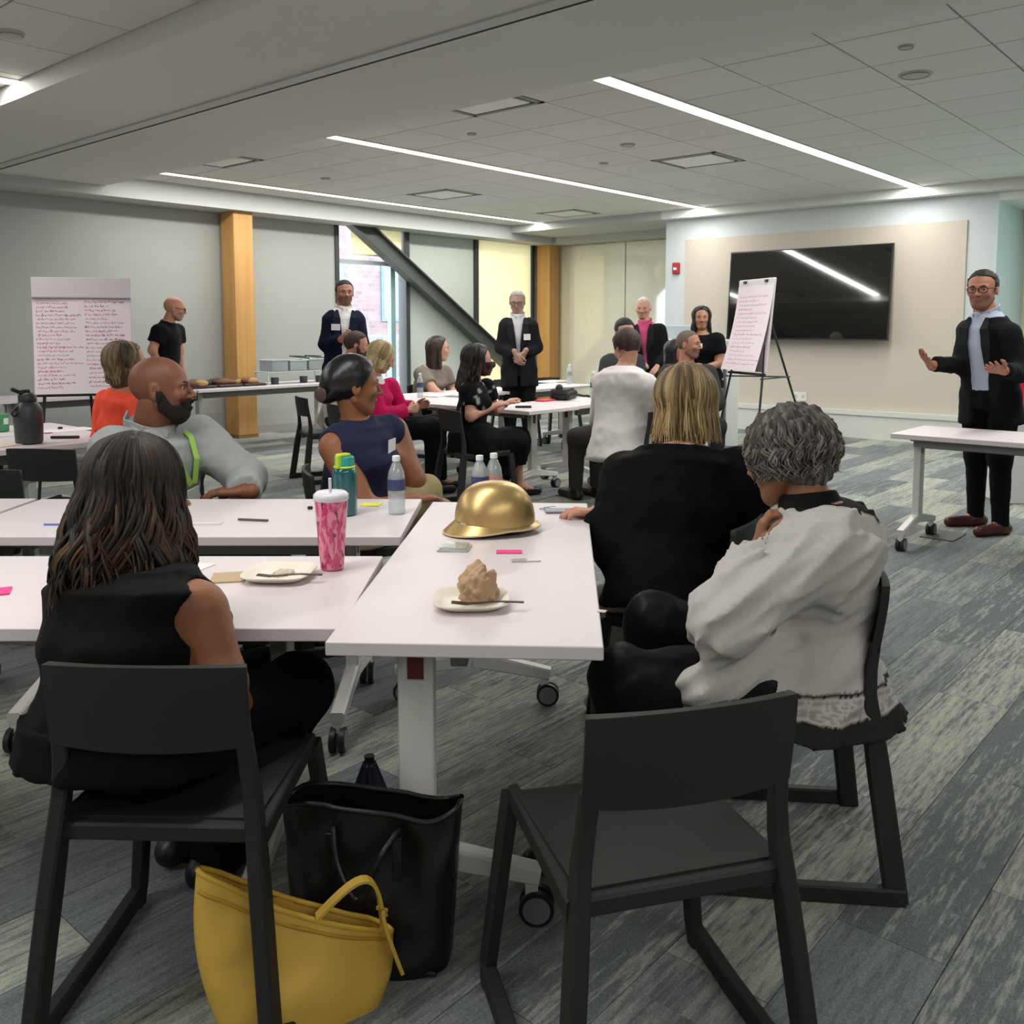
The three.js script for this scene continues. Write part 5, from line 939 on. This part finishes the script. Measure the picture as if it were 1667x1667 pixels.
{ // teal bottle
  const p = onT(562, 838), g = thing('water_bottle', 'teal translucent water bottle with a lime green strap', 'bottle', p);
  part('body', lathe([[0, 0], [0.040, 0], [0.044, 0.01], [0.044, 0.155], [0.040, 0.17], [0.034, 0.176]], 32), mat('#15686c', 0.15, { transmission: 0.25, thickness: 0.05, clearcoat: 0.6 }), g);
  part('cap', lathe([[0.034, 0.176], [0.036, 0.176], [0.036, 0.212], [0.030, 0.217], [0, 0.217]], 28), mat('#2f9c8e', 0.35), g);
  part('strap', [rbox(0.022, 0.05, 0.02, 0.006, -0.034, 0.2, 0.01), rbox(0.05, 0.012, 0.03, 0.005, -0.012, 0.222, 0.008), new THREE.TorusGeometry(0.036, 0.004, 8, 24).rotateX(Math.PI / 2).translate(0, 0.178, 0)], mat('#b6d93c', 0.45), g, 'lime green carry strap');
}
function plasticBottle(p, label, h = 0.205, band = '#3a4672') {
  const g = thing('plastic_bottle', label, 'bottle', p, 0, 'small clear water bottles'), k = h / 0.205;
  part('body', lathe([[0, 0], [0.028, 0], [0.032, 0.008], [0.030, 0.03], [0.032, 0.04], [0.030, 0.055], [0.032, 0.07], [0.032, 0.125], [0.028, 0.15], [0.016, 0.178], [0.013, 0.182], [0.013, 0.19]].map(([r, y]) => [r, y * k]), 28), mat('#e8eef0', 0.08, { transmission: 0.7, thickness: 0.0, clearcoat: 1 }), g);
  part('label_band', lathe([[0.0325, 0.085], [0.0328, 0.087], [0.0328, 0.122], [0.0325, 0.124]].map(([r, y]) => [r, y * k]), 28), mat(band, 0.4), g, 'paper label');
  part('cap', lathe([[0.0145, 0.186], [0.0145, 0.203], [0.012, 0.205], [0, 0.205]].map(([r, y]) => [r, y * k]), 20), mat('#e6e6ea', 0.4), g);
  return g;
}
plasticBottle(onT(646, 836), 'clear plastic water bottle with a blue label in front of the woman in navy', 0.215);
plasticBottle(onT(781, 826), 'clear plastic water bottle with a blue label behind the gold hard hat', 0.2);
plasticBottle(onT(804, 824), 'clear plastic water bottle with a pinkish label behind the gold hard hat', 0.205, '#b98c84');
{ // gold hard hat
  const p = onT(806, 864).setY(TT + 0.004), g = thing('hard_hat', 'shiny gold hard hat lying on the white table', 'hard hat', p, turnOf(248));
  const gold = mat('#cdae74', 0.36, { metalness: 0.8 });
  const dome = (u, v) => { const a = (u * 2 - 1) * Math.PI, e = v * Math.PI / 2 * 0.999, c = Math.cos(e), s = Math.sin(e); const rx = 0.118, rz = 0.135, rise = 0.012 * Math.max(0, Math.cos(a)) * (1 - v); return V(Math.sin(a) * rx * Math.pow(c, 0.8), 0.028 + rise + 0.135 * Math.pow(s, 0.9), Math.cos(a) * rz * Math.pow(c, 0.8)); };
  part('shell', shell(48, 18, dome, 0.004), gold, g);
  const brim = (u, v) => { const a = (u * 2 - 1) * Math.PI, f = Math.max(0, Math.cos(a)), out = v * (0.008 + 0.034 * f * f + 0.012 * Math.max(0, -Math.cos(a))); const lift = 0.018 * Math.pow(Math.abs(Math.sin(a * 1)), 2) * 0.6; return V(Math.sin(a) * (0.118 + out), 0.024 - v * 0.014 * (0.4 + f) + 0.012 * f * (1 - v) + lift * 0.3 - v * 0.004, Math.cos(a) * (0.135 + out)); };
  part('brim', shell(48, 3, brim, 0.004), gold, g);
  part('edge', tube([...Array(40)].map((_, i) => brim(i / 40, 1)), 0.003, 6, 80), mat('#c9b08a', 0.4), g);
  part('ridge', tube([...Array(9)].map((_, i) => { const e = lerp(0.35, Math.PI - 0.35, i / 8); return V(0, 0.03 + 0.130 * Math.sin(e), Math.cos(e) * 0.128); }), 0.006, 8), gold, g);
  part('headband', lathe([[0.095, 0.0], [0.098, 0.004], [0.098, 0.034], [0.095, 0.034]], 28), mat('#1c1a18', 0.7), g);
}
function plate(label, px, py, w, turn) {
  const p = onT(px, py), g = thing('paper_plate', label, 'plate', p, turn);
  const sq = (u, v) => { const a = (u) * 2 * Math.PI, k = v, n = 4, c = Math.cos(a), s = Math.sin(a), rad = w / 2 * Math.pow(Math.pow(Math.abs(c), n) + Math.pow(Math.abs(s), n), -1 / n) * 0.93; return V(c * rad * k, 0.003 + 0.016 * sstep(0.68, 1, k), -s * rad * k); };
  part('dish', shell(48, 10, sq, 0.003), M.plate, g);
  return g;
}
const fork = (g0, label, p, turn, y, tilt = 0) => {
  const g = thing('fork', label, 'fork', p.clone().setY(y), turn);
  const o = mat('#3a2f26', 0.4);
  part('handle', sweep([V(0.0, 0.002, 0), V(0.06, 0.006, 0), V(0.12, 0.004, 0)], V(0, 0, 1), (t) => lerp(0.003, 0.006, t), 0.0014), o, g);
  part('head', [sweep([V(0, 0.002, 0), V(-0.02, 0, 0)], V(0, 0, 1), (t) => lerp(0.004, 0.011, t), 0.0012), ...[-1, -0.33, 0.33, 1].map((k) => sweep([V(-0.018, 0, k * 0.009), V(-0.055, 0.004, k * 0.009)], V(0, 0, 1), 0.0015, 0.001))], o, g);
};
plate('square cream paper plate with a crumpled napkin', 767, 984, 0.2, alongRight + 0.06);
plate('square cream paper plate with cutlery beside the pink tumbler', 455, 940, 0.2, alongRight - 0.04);
fork(null, 'dark fork resting on the plate with the crumpled napkin', onT(772, 994), alongRight, TT + 0.017);
fork(null, 'dark fork resting on the plate beside the tumbler', onT(452, 948), alongRight, TT + 0.017);
function crumple(name, label, p, s, m, seed, hgt = 0.75) {
  const g = new THREE.IcosahedronGeometry(1, 14), q = g.attributes.position;
  for (let i = 0; i < q.count; i++) { const v = V().fromBufferAttribute(q, i); const n = Math.abs(nz(v.x * 1.3 + seed, v.y * 1.3, v.z * 1.3)) * 0.9 + Math.abs(nz(v.x * 2.6, v.y * 2.6 + seed, v.z * 2.6)) * 0.55 + Math.abs(nz(v.x * 6, v.y * 6, v.z * 6 + seed)) * 0.1; v.multiplyScalar(0.74 + n * 0.62); v.y = Math.max(v.y, -0.5) * hgt; q.setXYZ(i, v.x * s[0], (v.y + 0.38) * s[1], v.z * s[2]); }
  const mg = mergeVertices((g.deleteAttribute('uv'), g.deleteAttribute('normal'), g), 1e-5); mg.computeVertexNormals();
  return solo(name, mg, m, label, 'napkin', undefined, p);
}
crumple('paper_napkin', 'crumpled brown paper napkin on the near paper plate', onT(778, 980).setY(TT + 0.006), [0.058, 0.075, 0.045], mat('#b8987a', 0.85), 3);
crumple('paper_napkin', 'small crumpled scrap on the plate beside the tumbler', onT(462, 938).setY(TT + 0.005), [0.035, 0.012, 0.022], mat('#c9bda8', 0.85), 8);
const card = (name, label, cat, px, py, w, d, turn, m, h = 0.0015, y = TT, rad = 0.0006) => { const p = onY(px, py, y); return solo(name, rbox(w, h, d, rad, 0, h / 2, 0), m, label, cat, undefined, p, turn); };
card('sticky_note', 'bright pink sticky note in front of the gold hard hat', 'sticky note', 829, 899, 0.078, 0.04, alongRight, M.pink, 0.003);
card('sticky_note', 'yellow sticky note beside the teal bottle', 'sticky note', 604, 822, 0.075, 0.06, alongRight - 0.1, M.yellow, 0.003);
card('sticky_note', 'bright pink sticky note at the table end beside the woman in the black sleeveless top', 'sticky note', 0, 964, 0.05, 0.07, alongRight + 0.4, M.pink, 0.004);
card('napkin', 'folded brown paper napkin beside the tumbler plate', 'napkin', 372, 941, 0.09, 0.1, alongRight + 0.2, M.kraft, 0.004);
card('paper_sheet', 'white paper sheet beside the folded brown napkin', 'paper', 300, 925, 0.12, 0.12, alongRight - 0.3, M.paper, 0.002);
card('paper_sheet', 'small white card on the table with the teal bottle', 'paper', 338, 852, 0.1, 0.04, alongRight, mat('#d6d2d0', 0.7), 0.002);
card('pen', 'grey pen lying on the table with the teal bottle', 'pen', 412, 848, 0.115, 0.009, alongRight - 0.18, mat('#55524e', 0.4), 0.008, TT, 0.003);
card('small_black_object', 'small unidentified black object behind the pink tumbler', 'small object', 505, 829, 0.02, 0.012, alongRight, M.black, 0.012, TT, 0.004);  // not a known memory stick, only an unidentified small black block
card('pen', 'blue pen lying near the hair of the woman in the black sleeveless top', 'pen', 88, 855, 0.07, 0.008, alongRight, mat('#6a78c4', 0.4), 0.006, TT, 0.002);
{ // clear lid
  const p = onT(740, 893), g = thing('clear_lid', 'clear plastic box lid in front of the hard hat', 'plastic lid', p, alongRight - 0.1);
  part('pane', rbox(0.085, 0.012, 0.075, 0.004, 0, 0.007, 0), mat('#e6ebe8', 0.08, { transmission: 0.75, thickness: 0, clearcoat: 1 }), g);
  part('rim', [box(0.095, 0.003, 0.006, 0, 0.0025, 0.042), box(0.095, 0.003, 0.006, 0, 0.0025, -0.042), box(0.006, 0.003, 0.084, 0.045, 0.0025, 0), box(0.006, 0.003, 0.084, -0.045, 0.0025, 0)], mat('#cfd2cc', 0.25, { transmission: 0.3, thickness: 0 }), g);
}
card('plastic_wrapper', 'clear plastic wrapper beside the pink sticky note', 'wrapper', 856, 913, 0.085, 0.03, alongRight + 0.15, mat('#e0dcdc', 0.15, { transmission: 0.5, thickness: 0 }), 0.004);
card('smartphone', 'grey smartphone on the table edge by the blonde woman', 'phone', 918, 833, 0.14, 0.07, alongRight + 0.05, mat('#777c8c', 0.25), 0.008, TT, 0.003);
{
  const p = onT(884, 829), g = thing('keys', 'bunch of keys beside the grey smartphone', 'keys', p, alongRight);
  part('ring', new THREE.TorusGeometry(0.013, 0.0015, 6, 18).rotateX(Math.PI / 2).translate(0, 0.002, 0), M.chrome, g);
  for (let k = 0; k < 3; k++) part('key', [rbox(0.04, 0.002, 0.007, 0.0008, 0.032, 0.003 + k * 0.002, 0), cyl(0.01, 0.01, 0.002, 0.014, 0.002 + k * 0.002, 0, 12)].map((q) => q.rotateY(k * 0.5 - 0.5)), M.chrome, g);
}
card('ring_stain', 'small paper ring near the table corner', 'ring', 980, 995, 0.02, 0.02, 0.3, mat('#c9bfbb', 0.6), 0.001);

// ================================================================ LEFT TABLE
{
  const p = onY(48, 722, TT), g = thing('sports_bottle', 'large dark grey sports bottle with a flip spout and shoulder loop', 'bottle', p);
  const m = mat('#33373a', 0.45);
  part('body', lathe([[0, 0], [0.068, 0], [0.074, 0.012], [0.080, 0.14], [0.078, 0.2], [0.062, 0.235], [0.045, 0.25]], 32), m, g);
  part('collar', lathe([[0.045, 0.246], [0.05, 0.25], [0.05, 0.285], [0.03, 0.30], [0, 0.3]], 28), mat('#26292b', 0.45), g);
  part('spout', [rod(V(-0.02, 0.295, 0), V(-0.085, 0.325, 0.0), 0.012), rbox(0.05, 0.03, 0.03, 0.008, -0.01, 0.305, 0)], mat('#1f2123', 0.5), g);
  part('carry_loop', tube([V(-0.06, 0.225, 0.02), V(-0.1, 0.19, 0.03), V(-0.09, 0.17, 0.03), V(-0.076, 0.18, 0.02)], 0.008), mat('#2a2d2f', 0.5), g);
}
{
  const p = onY(2, 703, TT), g = thing('green_box', 'small green box at the table end by the dark sports bottle', 'box', p, 0.5);
  part('carton', rbox(0.09, 0.12, 0.06, 0.01, 0, 0.06, 0), mat('#3c8a5a', 0.6), g);
  part('label_patch', box(0.04, 0.04, 0.002, 0.01, 0.07, 0.031), mat('#cfe0d2', 0.6), g);
}
card('marker_pen', 'black marker lying beside the dark sports bottle', 'marker', 106, 714, 0.17, 0.02, alongRight + 0.12, M.black, 0.018, TT, 0.007);
card('eraser', 'small black eraser on the sports bottle table', 'eraser', 98, 699, 0.03, 0.018, 0, M.black, 0.018, TT, 0.006);
card('paper_sheet', 'white paper with a red drawing beside the sports bottle', 'paper', 110, 700, 0.32, 0.22, 0.0, mat('#e6dfe0', 0.8), 0.002);
card('red_tag', 'red tag on the white paper beside the sports bottle', 'tag', 78, 705, 0.05, 0.03, 0.2, mat('#d4546c', 0.7), 0.003, TT + 0.002);
card('tan_folder', 'tan folder at the table end under the sports bottle', 'folder', 8, 725, 0.28, 0.16, 0.3, mat('#d8c4b4', 0.8), 0.006);

// ================================================================ FAR TABLES
const farBottle = (px, py, l, b) => plasticBottle(onY(px, py, TT), l, 0.24, b);
farBottle(684, 647, 'clear water bottle in front of the woman in the grey top');
farBottle(835, 636, 'clear water bottle under the standing grey-haired man', '#6a5a66');
farBottle(846, 634, 'second clear water bottle under the standing grey-haired man', '#e6e6e6');
farBottle(927, 625, 'clear water bottle beside the papers on the far table', '#8f9090');
plasticBottle(onY(966, 650, TT), 'green bottle with a pink cap beside the pale blazer', 0.27, '#1f7a56');
card('paper_sheet', 'white papers in front of the woman in the grey top', 'paper', 712, 645, 0.3, 0.22, 0.2, M.paper, 0.012);
card('paper_sheet', 'white paper under the masked woman\'s hand', 'paper', 836, 660, 0.28, 0.2, 0.1, M.paper, 0.003);
card('paper_sheet', 'white papers in front of the empty chair under the timber post', 'paper', 897, 622, 0.45, 0.25, 0.1, M.paper, 0.015);
card('paper_sheet', 'white paper beside the green bottle with a pink cap', 'paper', 940, 650, 0.3, 0.2, 0.3, M.paper, 0.003);
card('red_folder', 'red folder on the far white table', 'folder', 888, 653, 0.2, 0.1, 0.1, mat('#cf3a58', 0.6), 0.015);
card('pen', 'dark pen case on the far table corner', 'pen case', 852, 664, 0.14, 0.03, alongRight, M.black, 0.02, TT, 0.008);
{
  const p = onY(918, 650, TT), g = thing('shoulder_bag', 'small black bag with a hanging strap on the far table', 'bag', p, 0.4);
  part('pouch', rbox(0.34, 0.09, 0.2, 0.04, 0, 0.045, 0, 4), M.black, g);
  part('flap', rbox(0.3, 0.05, 0.16, 0.02, -0.05, 0.085, 0, 3), mat('#222326', 0.6), g);
  part('knob', new THREE.SphereGeometry(0.035, 14, 10).translate(-0.17, 0.12, 0), M.black, g);
  part('strap', tube([V(0.12, 0.05, 0.05), V(0.24, 0.02, 0.12), V(0.33, 0.006, 0.17), V(0.36, -0.06, 0.2), V(0.36, -0.16, 0.2)], 0.012, 6), M.black, g);
}

// ================================================================ BUFFET
{
  const zc = -9.62;
  const tray = (label, px, py, w, seed) => {
    const p = onZ(px, py, zc), g = thing('food_tray', label, 'tray', V(p.x, TT, zc + 0.02), 0, 'trays of food on the buffet');
    part('dish', rbox(w, 0.03, 0.34, 0.012, 0, 0.015, 0, 3), mat('#2b2420', 0.5), g);
    const r = rng(seed);
    for (let k = 0; k < 9; k++) part('food', new THREE.IcosahedronGeometry(0.05 + r() * 0.03, 1).scale(1.3, 0.6, 1).translate((r() - 0.5) * (w - 0.12), 0.04 + r() * 0.02, (r() - 0.5) * 0.22), mat(['#5b3a22', '#7a4a2a', '#3c2a1c', '#a8854e', '#4a4226'][k % 5], 0.7), g);
  };
  tray('dark tray of brown food beside the coral-top woman', 318, 634, 0.34, 1);
  tray('dark tray of bread rolls in front of the timber post', 362, 629, 0.3, 2);
  tray('dark tray of food next to the clear serving tubs', 402, 623, 0.3, 3);
  const tub = (label, px, w, h, y, m) => {
    const p = onZ(px, 600, zc), g = thing('serving_tub', label, 'tub', V(p.x, TT + y, zc), 0, 'clear serving tubs on the buffet');
    part('body', [box(w, 0.006, 0.26, 0, 0.003, 0), box(w, h, 0.006, 0, h / 2, 0.13), box(w, h, 0.006, 0, h / 2, -0.13), box(0.006, h, 0.26, w / 2, h / 2, 0), box(0.006, h, 0.26, -w / 2, h / 2, 0)], mat('#cdd6d8', 0.12, { transmission: 0.55, thickness: 0 }), g);
    part('rim', [rbox(w + 0.03, 0.012, 0.02, 0.004, 0, h, 0.14), rbox(w + 0.03, 0.012, 0.02, 0.004, 0, h, -0.14), rbox(0.02, 0.012, 0.29, 0.004, w / 2 + 0.01, h, 0), rbox(0.02, 0.012, 0.29, 0.004, -w / 2 - 0.01, h, 0)], mat('#c4cccd', 0.3), g);
    part('contents', rbox(w - 0.04, h * 0.5, 0.2, 0.02, 0, h * 0.3 + 0.01, 0), m, g);
    return g;
  };
  tub('clear serving tub with tan contents beside the timber post', 446, 0.22, 0.13, 0.16, mat('#8b7a66', 0.7));
  tub('clear serving tub with grey contents, middle of the upper row', 476, 0.24, 0.12, 0.16, mat('#9aa0a0', 0.6));
  tub('clear serving tub nearest the clear window', 506, 0.24, 0.13, 0.16, mat('#8c8380', 0.6));
  const rack = thing('chafing_rack', 'low white rack with dark burner cups under the serving tubs', 'rack', V(onZ(476, 600, zc).x, TT, zc));
  part('shelf', rbox(0.92, 0.012, 0.3, 0.004, 0, 0.15, 0), mat('#c9cfd0', 0.3), rack);
  for (const [x, z] of [[-0.44, 0.13], [-0.44, -0.13], [0.44, 0.13], [0.44, -0.13]]) part('leg', box(0.015, 0.145, 0.015, x, 0.072, z), mat('#c9cfd0', 0.3), rack);
  for (const x of [-0.3, 0.12, 0.36]) part('burner_cup', cyl(0.045, 0.05, 0.08, x, 0, 0.06, 18), mat('#3a4046', 0.5), rack);
  for (const [px, l] of [[487, 'black serving tongs lying across the middle tub'], [512, 'black serving tongs lying across the tub by the window']]) {
    const p = onZ(px, 600, zc), g = thing('serving_tongs', l, 'tongs', V(p.x, TT + 0.30, zc), 0.2);
    part('arm', [sweep([V(-0.16, 0.035, 0), V(0, 0.015, 0.01), V(0.16, 0, 0.02)], V(0, 0, 1), 0.014, 0.006)], M.black, g);
    part('arm', [sweep([V(-0.16, 0.035, 0), V(0, 0.03, -0.01), V(0.14, 0.02, -0.02)], V(0, 0, 1), 0.014, 0.006)], M.black, g);
  }
  const p = onY(447, 690, 0);
  solo('paper_bundle', [rbox(0.3, 0.05, 0.25, 0.01, 0, 0.025, 0), rbox(0.25, 0.03, 0.2, 0.01, 0.05, 0.065, 0.02)], mat('#c9cbc8', 0.7), 'pale bundle of papers on the floor under the buffet table', 'papers', undefined, V(p.x, 0, -10.1), 0.2);
}

// ================================================================ BAGS ON THE FLOOR
{ // yellow tote
  const c = onY(465, 1640, 0.02);
  const g = thing('tote_bag', 'mustard yellow leather tote slumped on the carpet', 'bag', loc(-0.455, 0, 1.82), turnOf(180) + 0.42);
  // cross sections: lower edge wide, upper rim slanting down to the picture's right (local x = picture left)
  const hx = 0.20;
  const body = (u, v) => {
    const a = u * 2 * Math.PI, c = Math.cos(a), s = Math.sin(a);
    const W = lerp(0.165, 0.195, v) + 0.018 * Math.sin(v * 3.1), D = lerp(0.085, 0.03, sstep(0.1, 1, v));
    const rx = W * Math.sign(c) * Math.pow(Math.abs(c), 0.75), rz = D * Math.sign(s) * Math.pow(Math.abs(s), 0.8);
    const top = 0.235 + 0.12 * (rx / 0.2) - 0.02 * (1 - Math.abs(rx / 0.2));
    const y = v * top;
    const fold = 0.012 * nz(rx * 14 + 3, y * 12, rz * 9) + 0.008 * Math.sin(rx * 26 + y * 30) * v * (1 - v) * 2;
    return V(-rx - 0.03 * (v - 0.3) * (1 - v), y, rz + fold);
  };
  const yl = mat('#d0aa48', 0.6, { bumpMap: grainTex, bumpScale: 0.0006 });
  part('body', shell(56, 22, (u, v) => body(u, v), 0.006), yl, g);
  part('base', shell(40, 4, (u, v) => { const p = body(u, 0); return V(p.x * v, 0.004, p.z * v); }, 0.006), yl, g);
  part('rim', tube([...Array(40)].map((_, i) => body(i / 40, 1)), 0.006, 8, 120), mat('#cda53c', 0.55), g);
  part('seam', tube([...Array(20)].map((_, i) => { const p = body(0.03 + 0.44 * i / 19, 0.9); return p.add(V(0, 0, 0.004)); }), 0.004, 6, 60), mat('#b78f2e', 0.6), g);
  part('handle', sweep([...Array(15)].map((_, i) => { const t = i / 14; return V(0.17 - 0.14 * t + 0.035 * Math.sin(t * 3.14), 0.14 + 0.095 * Math.sin(t * Math.PI) + 0.07 * t, 0.03 + 0.01 * Math.sin(t * 3)); }), V(0, 0, 1), 0.012, 0.004), yl, g);
  part('handle', sweep([...Array(15)].map((_, i) => { const t = i / 14; return V(0.2 - 0.03 * t - 0.02 * Math.sin(t * 3.14), 0.06 + 0.11 * Math.sin(t * 2.2) + 0.04 * t, 0.06 - 0.02 * t); }), V(0, 0, 1), 0.014, 0.004), yl, g);
}
{ // black leather bag
  const g = thing('leather_bag', 'tall black leather tote with handles behind the mustard tote', 'bag', loc(-0.33, 0, 2.0), turnOf(186));
  const bm = mat('#101012', 0.38, { bumpMap: grainTex, bumpScale: 0.0005 });
  const body = (u, v) => {
    const a = u * 2 * Math.PI, c = Math.cos(a), s = Math.sin(a), n = 0.55;
    const W = lerp(0.175, 0.202, v), D = lerp(0.085, 0.055, v);
    const x = W * Math.sign(c) * Math.pow(Math.abs(c), n), y = v * (0.355 + 0.012 * Math.cos(a * 3)), dent = 0.03 * Math.exp(-Math.pow((v - 0.72) / 0.22, 2)) * Math.max(0, s) * (0.5 + 0.5 * Math.sin(x * 30));
    return V(x, y, D * Math.sign(s) * Math.pow(Math.abs(s), n) - dent + 0.012 * nz(x * 12, y * 12, s * 2));
  };
  part('body', shell(64, 24, (u, v) => body(1 - u, v), 0.006), bm, g);
  part('base', rbox(0.32, 0.012, 0.16, 0.005, 0, 0.008, 0), bm, g);
  part('rim', tube([...Array(48)].map((_, i) => body(i / 48, 1)), 0.006, 8, 140), bm, g);
  for (const s of [1, -1]) part('handle', tube([V(0.07, 0.26, 0.075 * s), V(0.08, 0.33, 0.07 * s), V(0.05, 0.30, 0.10 * s + 0.02), V(0, 0.2, 0.115 * s + 0.01), V(-0.05, 0.26, 0.10 * s), V(-0.07, 0.33, 0.07 * s), V(-0.075, 0.26, 0.075 * s)], 0.007, 8, 60), bm, g);
  for (const s of [1, -1]) part('strap_tab', rbox(0.022, 0.1, 0.008, 0.003, s * 0.075, 0.27, 0.078), mat('#17171a', 0.4), g);
}
{ // folded navy umbrella leaning on the table foot
  const p = onY(598, 1395, 0.0), g = thing('umbrella', 'folded navy umbrella standing behind the black leather bag', 'umbrella', loc(-0.395, 0, 2.36), 0.3);
  const f = (u, v) => { const a = u * 2 * Math.PI, w = lerp(0.10, 0.014, v) * (1 + 0.14 * Math.sin(a * 8)); return V(Math.cos(a) * w, 0.02 + v * 0.255, Math.sin(a) * w); };
  part('canopy', shell(48, 10, (u, v) => f(1 - u, v), 0.002), mat('#171c30', 0.7), g);
  part('handle', [cyl(0.012, 0.014, 0.02, 0, 0.27, 0, 14)], mat('#101014', 0.4), g);
  part('clasp', cyl(0.017, 0.017, 0.01, 0, 0.262, 0, 14), M.chrome, g);
}
{
  const p = onY(935, 735, 0), g = thing('backpack', 'black backpack lying on the carpet under the far tables', 'bag', V(p.x - 0.1, 0, p.z + 0.1), 0.5);
  part('body', rbox(0.42, 0.22, 0.3, 0.09, 0, 0.11, 0, 4), M.black, g);
  part('pocket', rbox(0.3, 0.12, 0.1, 0.04, 0, 0.09, 0.16, 3), mat('#1d1e22', 0.6), g);
  part('strap', tube([V(-0.15, 0.2, 0.05), V(-0.1, 0.27, 0.05), V(0.1, 0.27, 0.05), V(0.15, 0.2, 0.05)], 0.014, 6), M.black, g);
}
renderer.render(scene, camera);
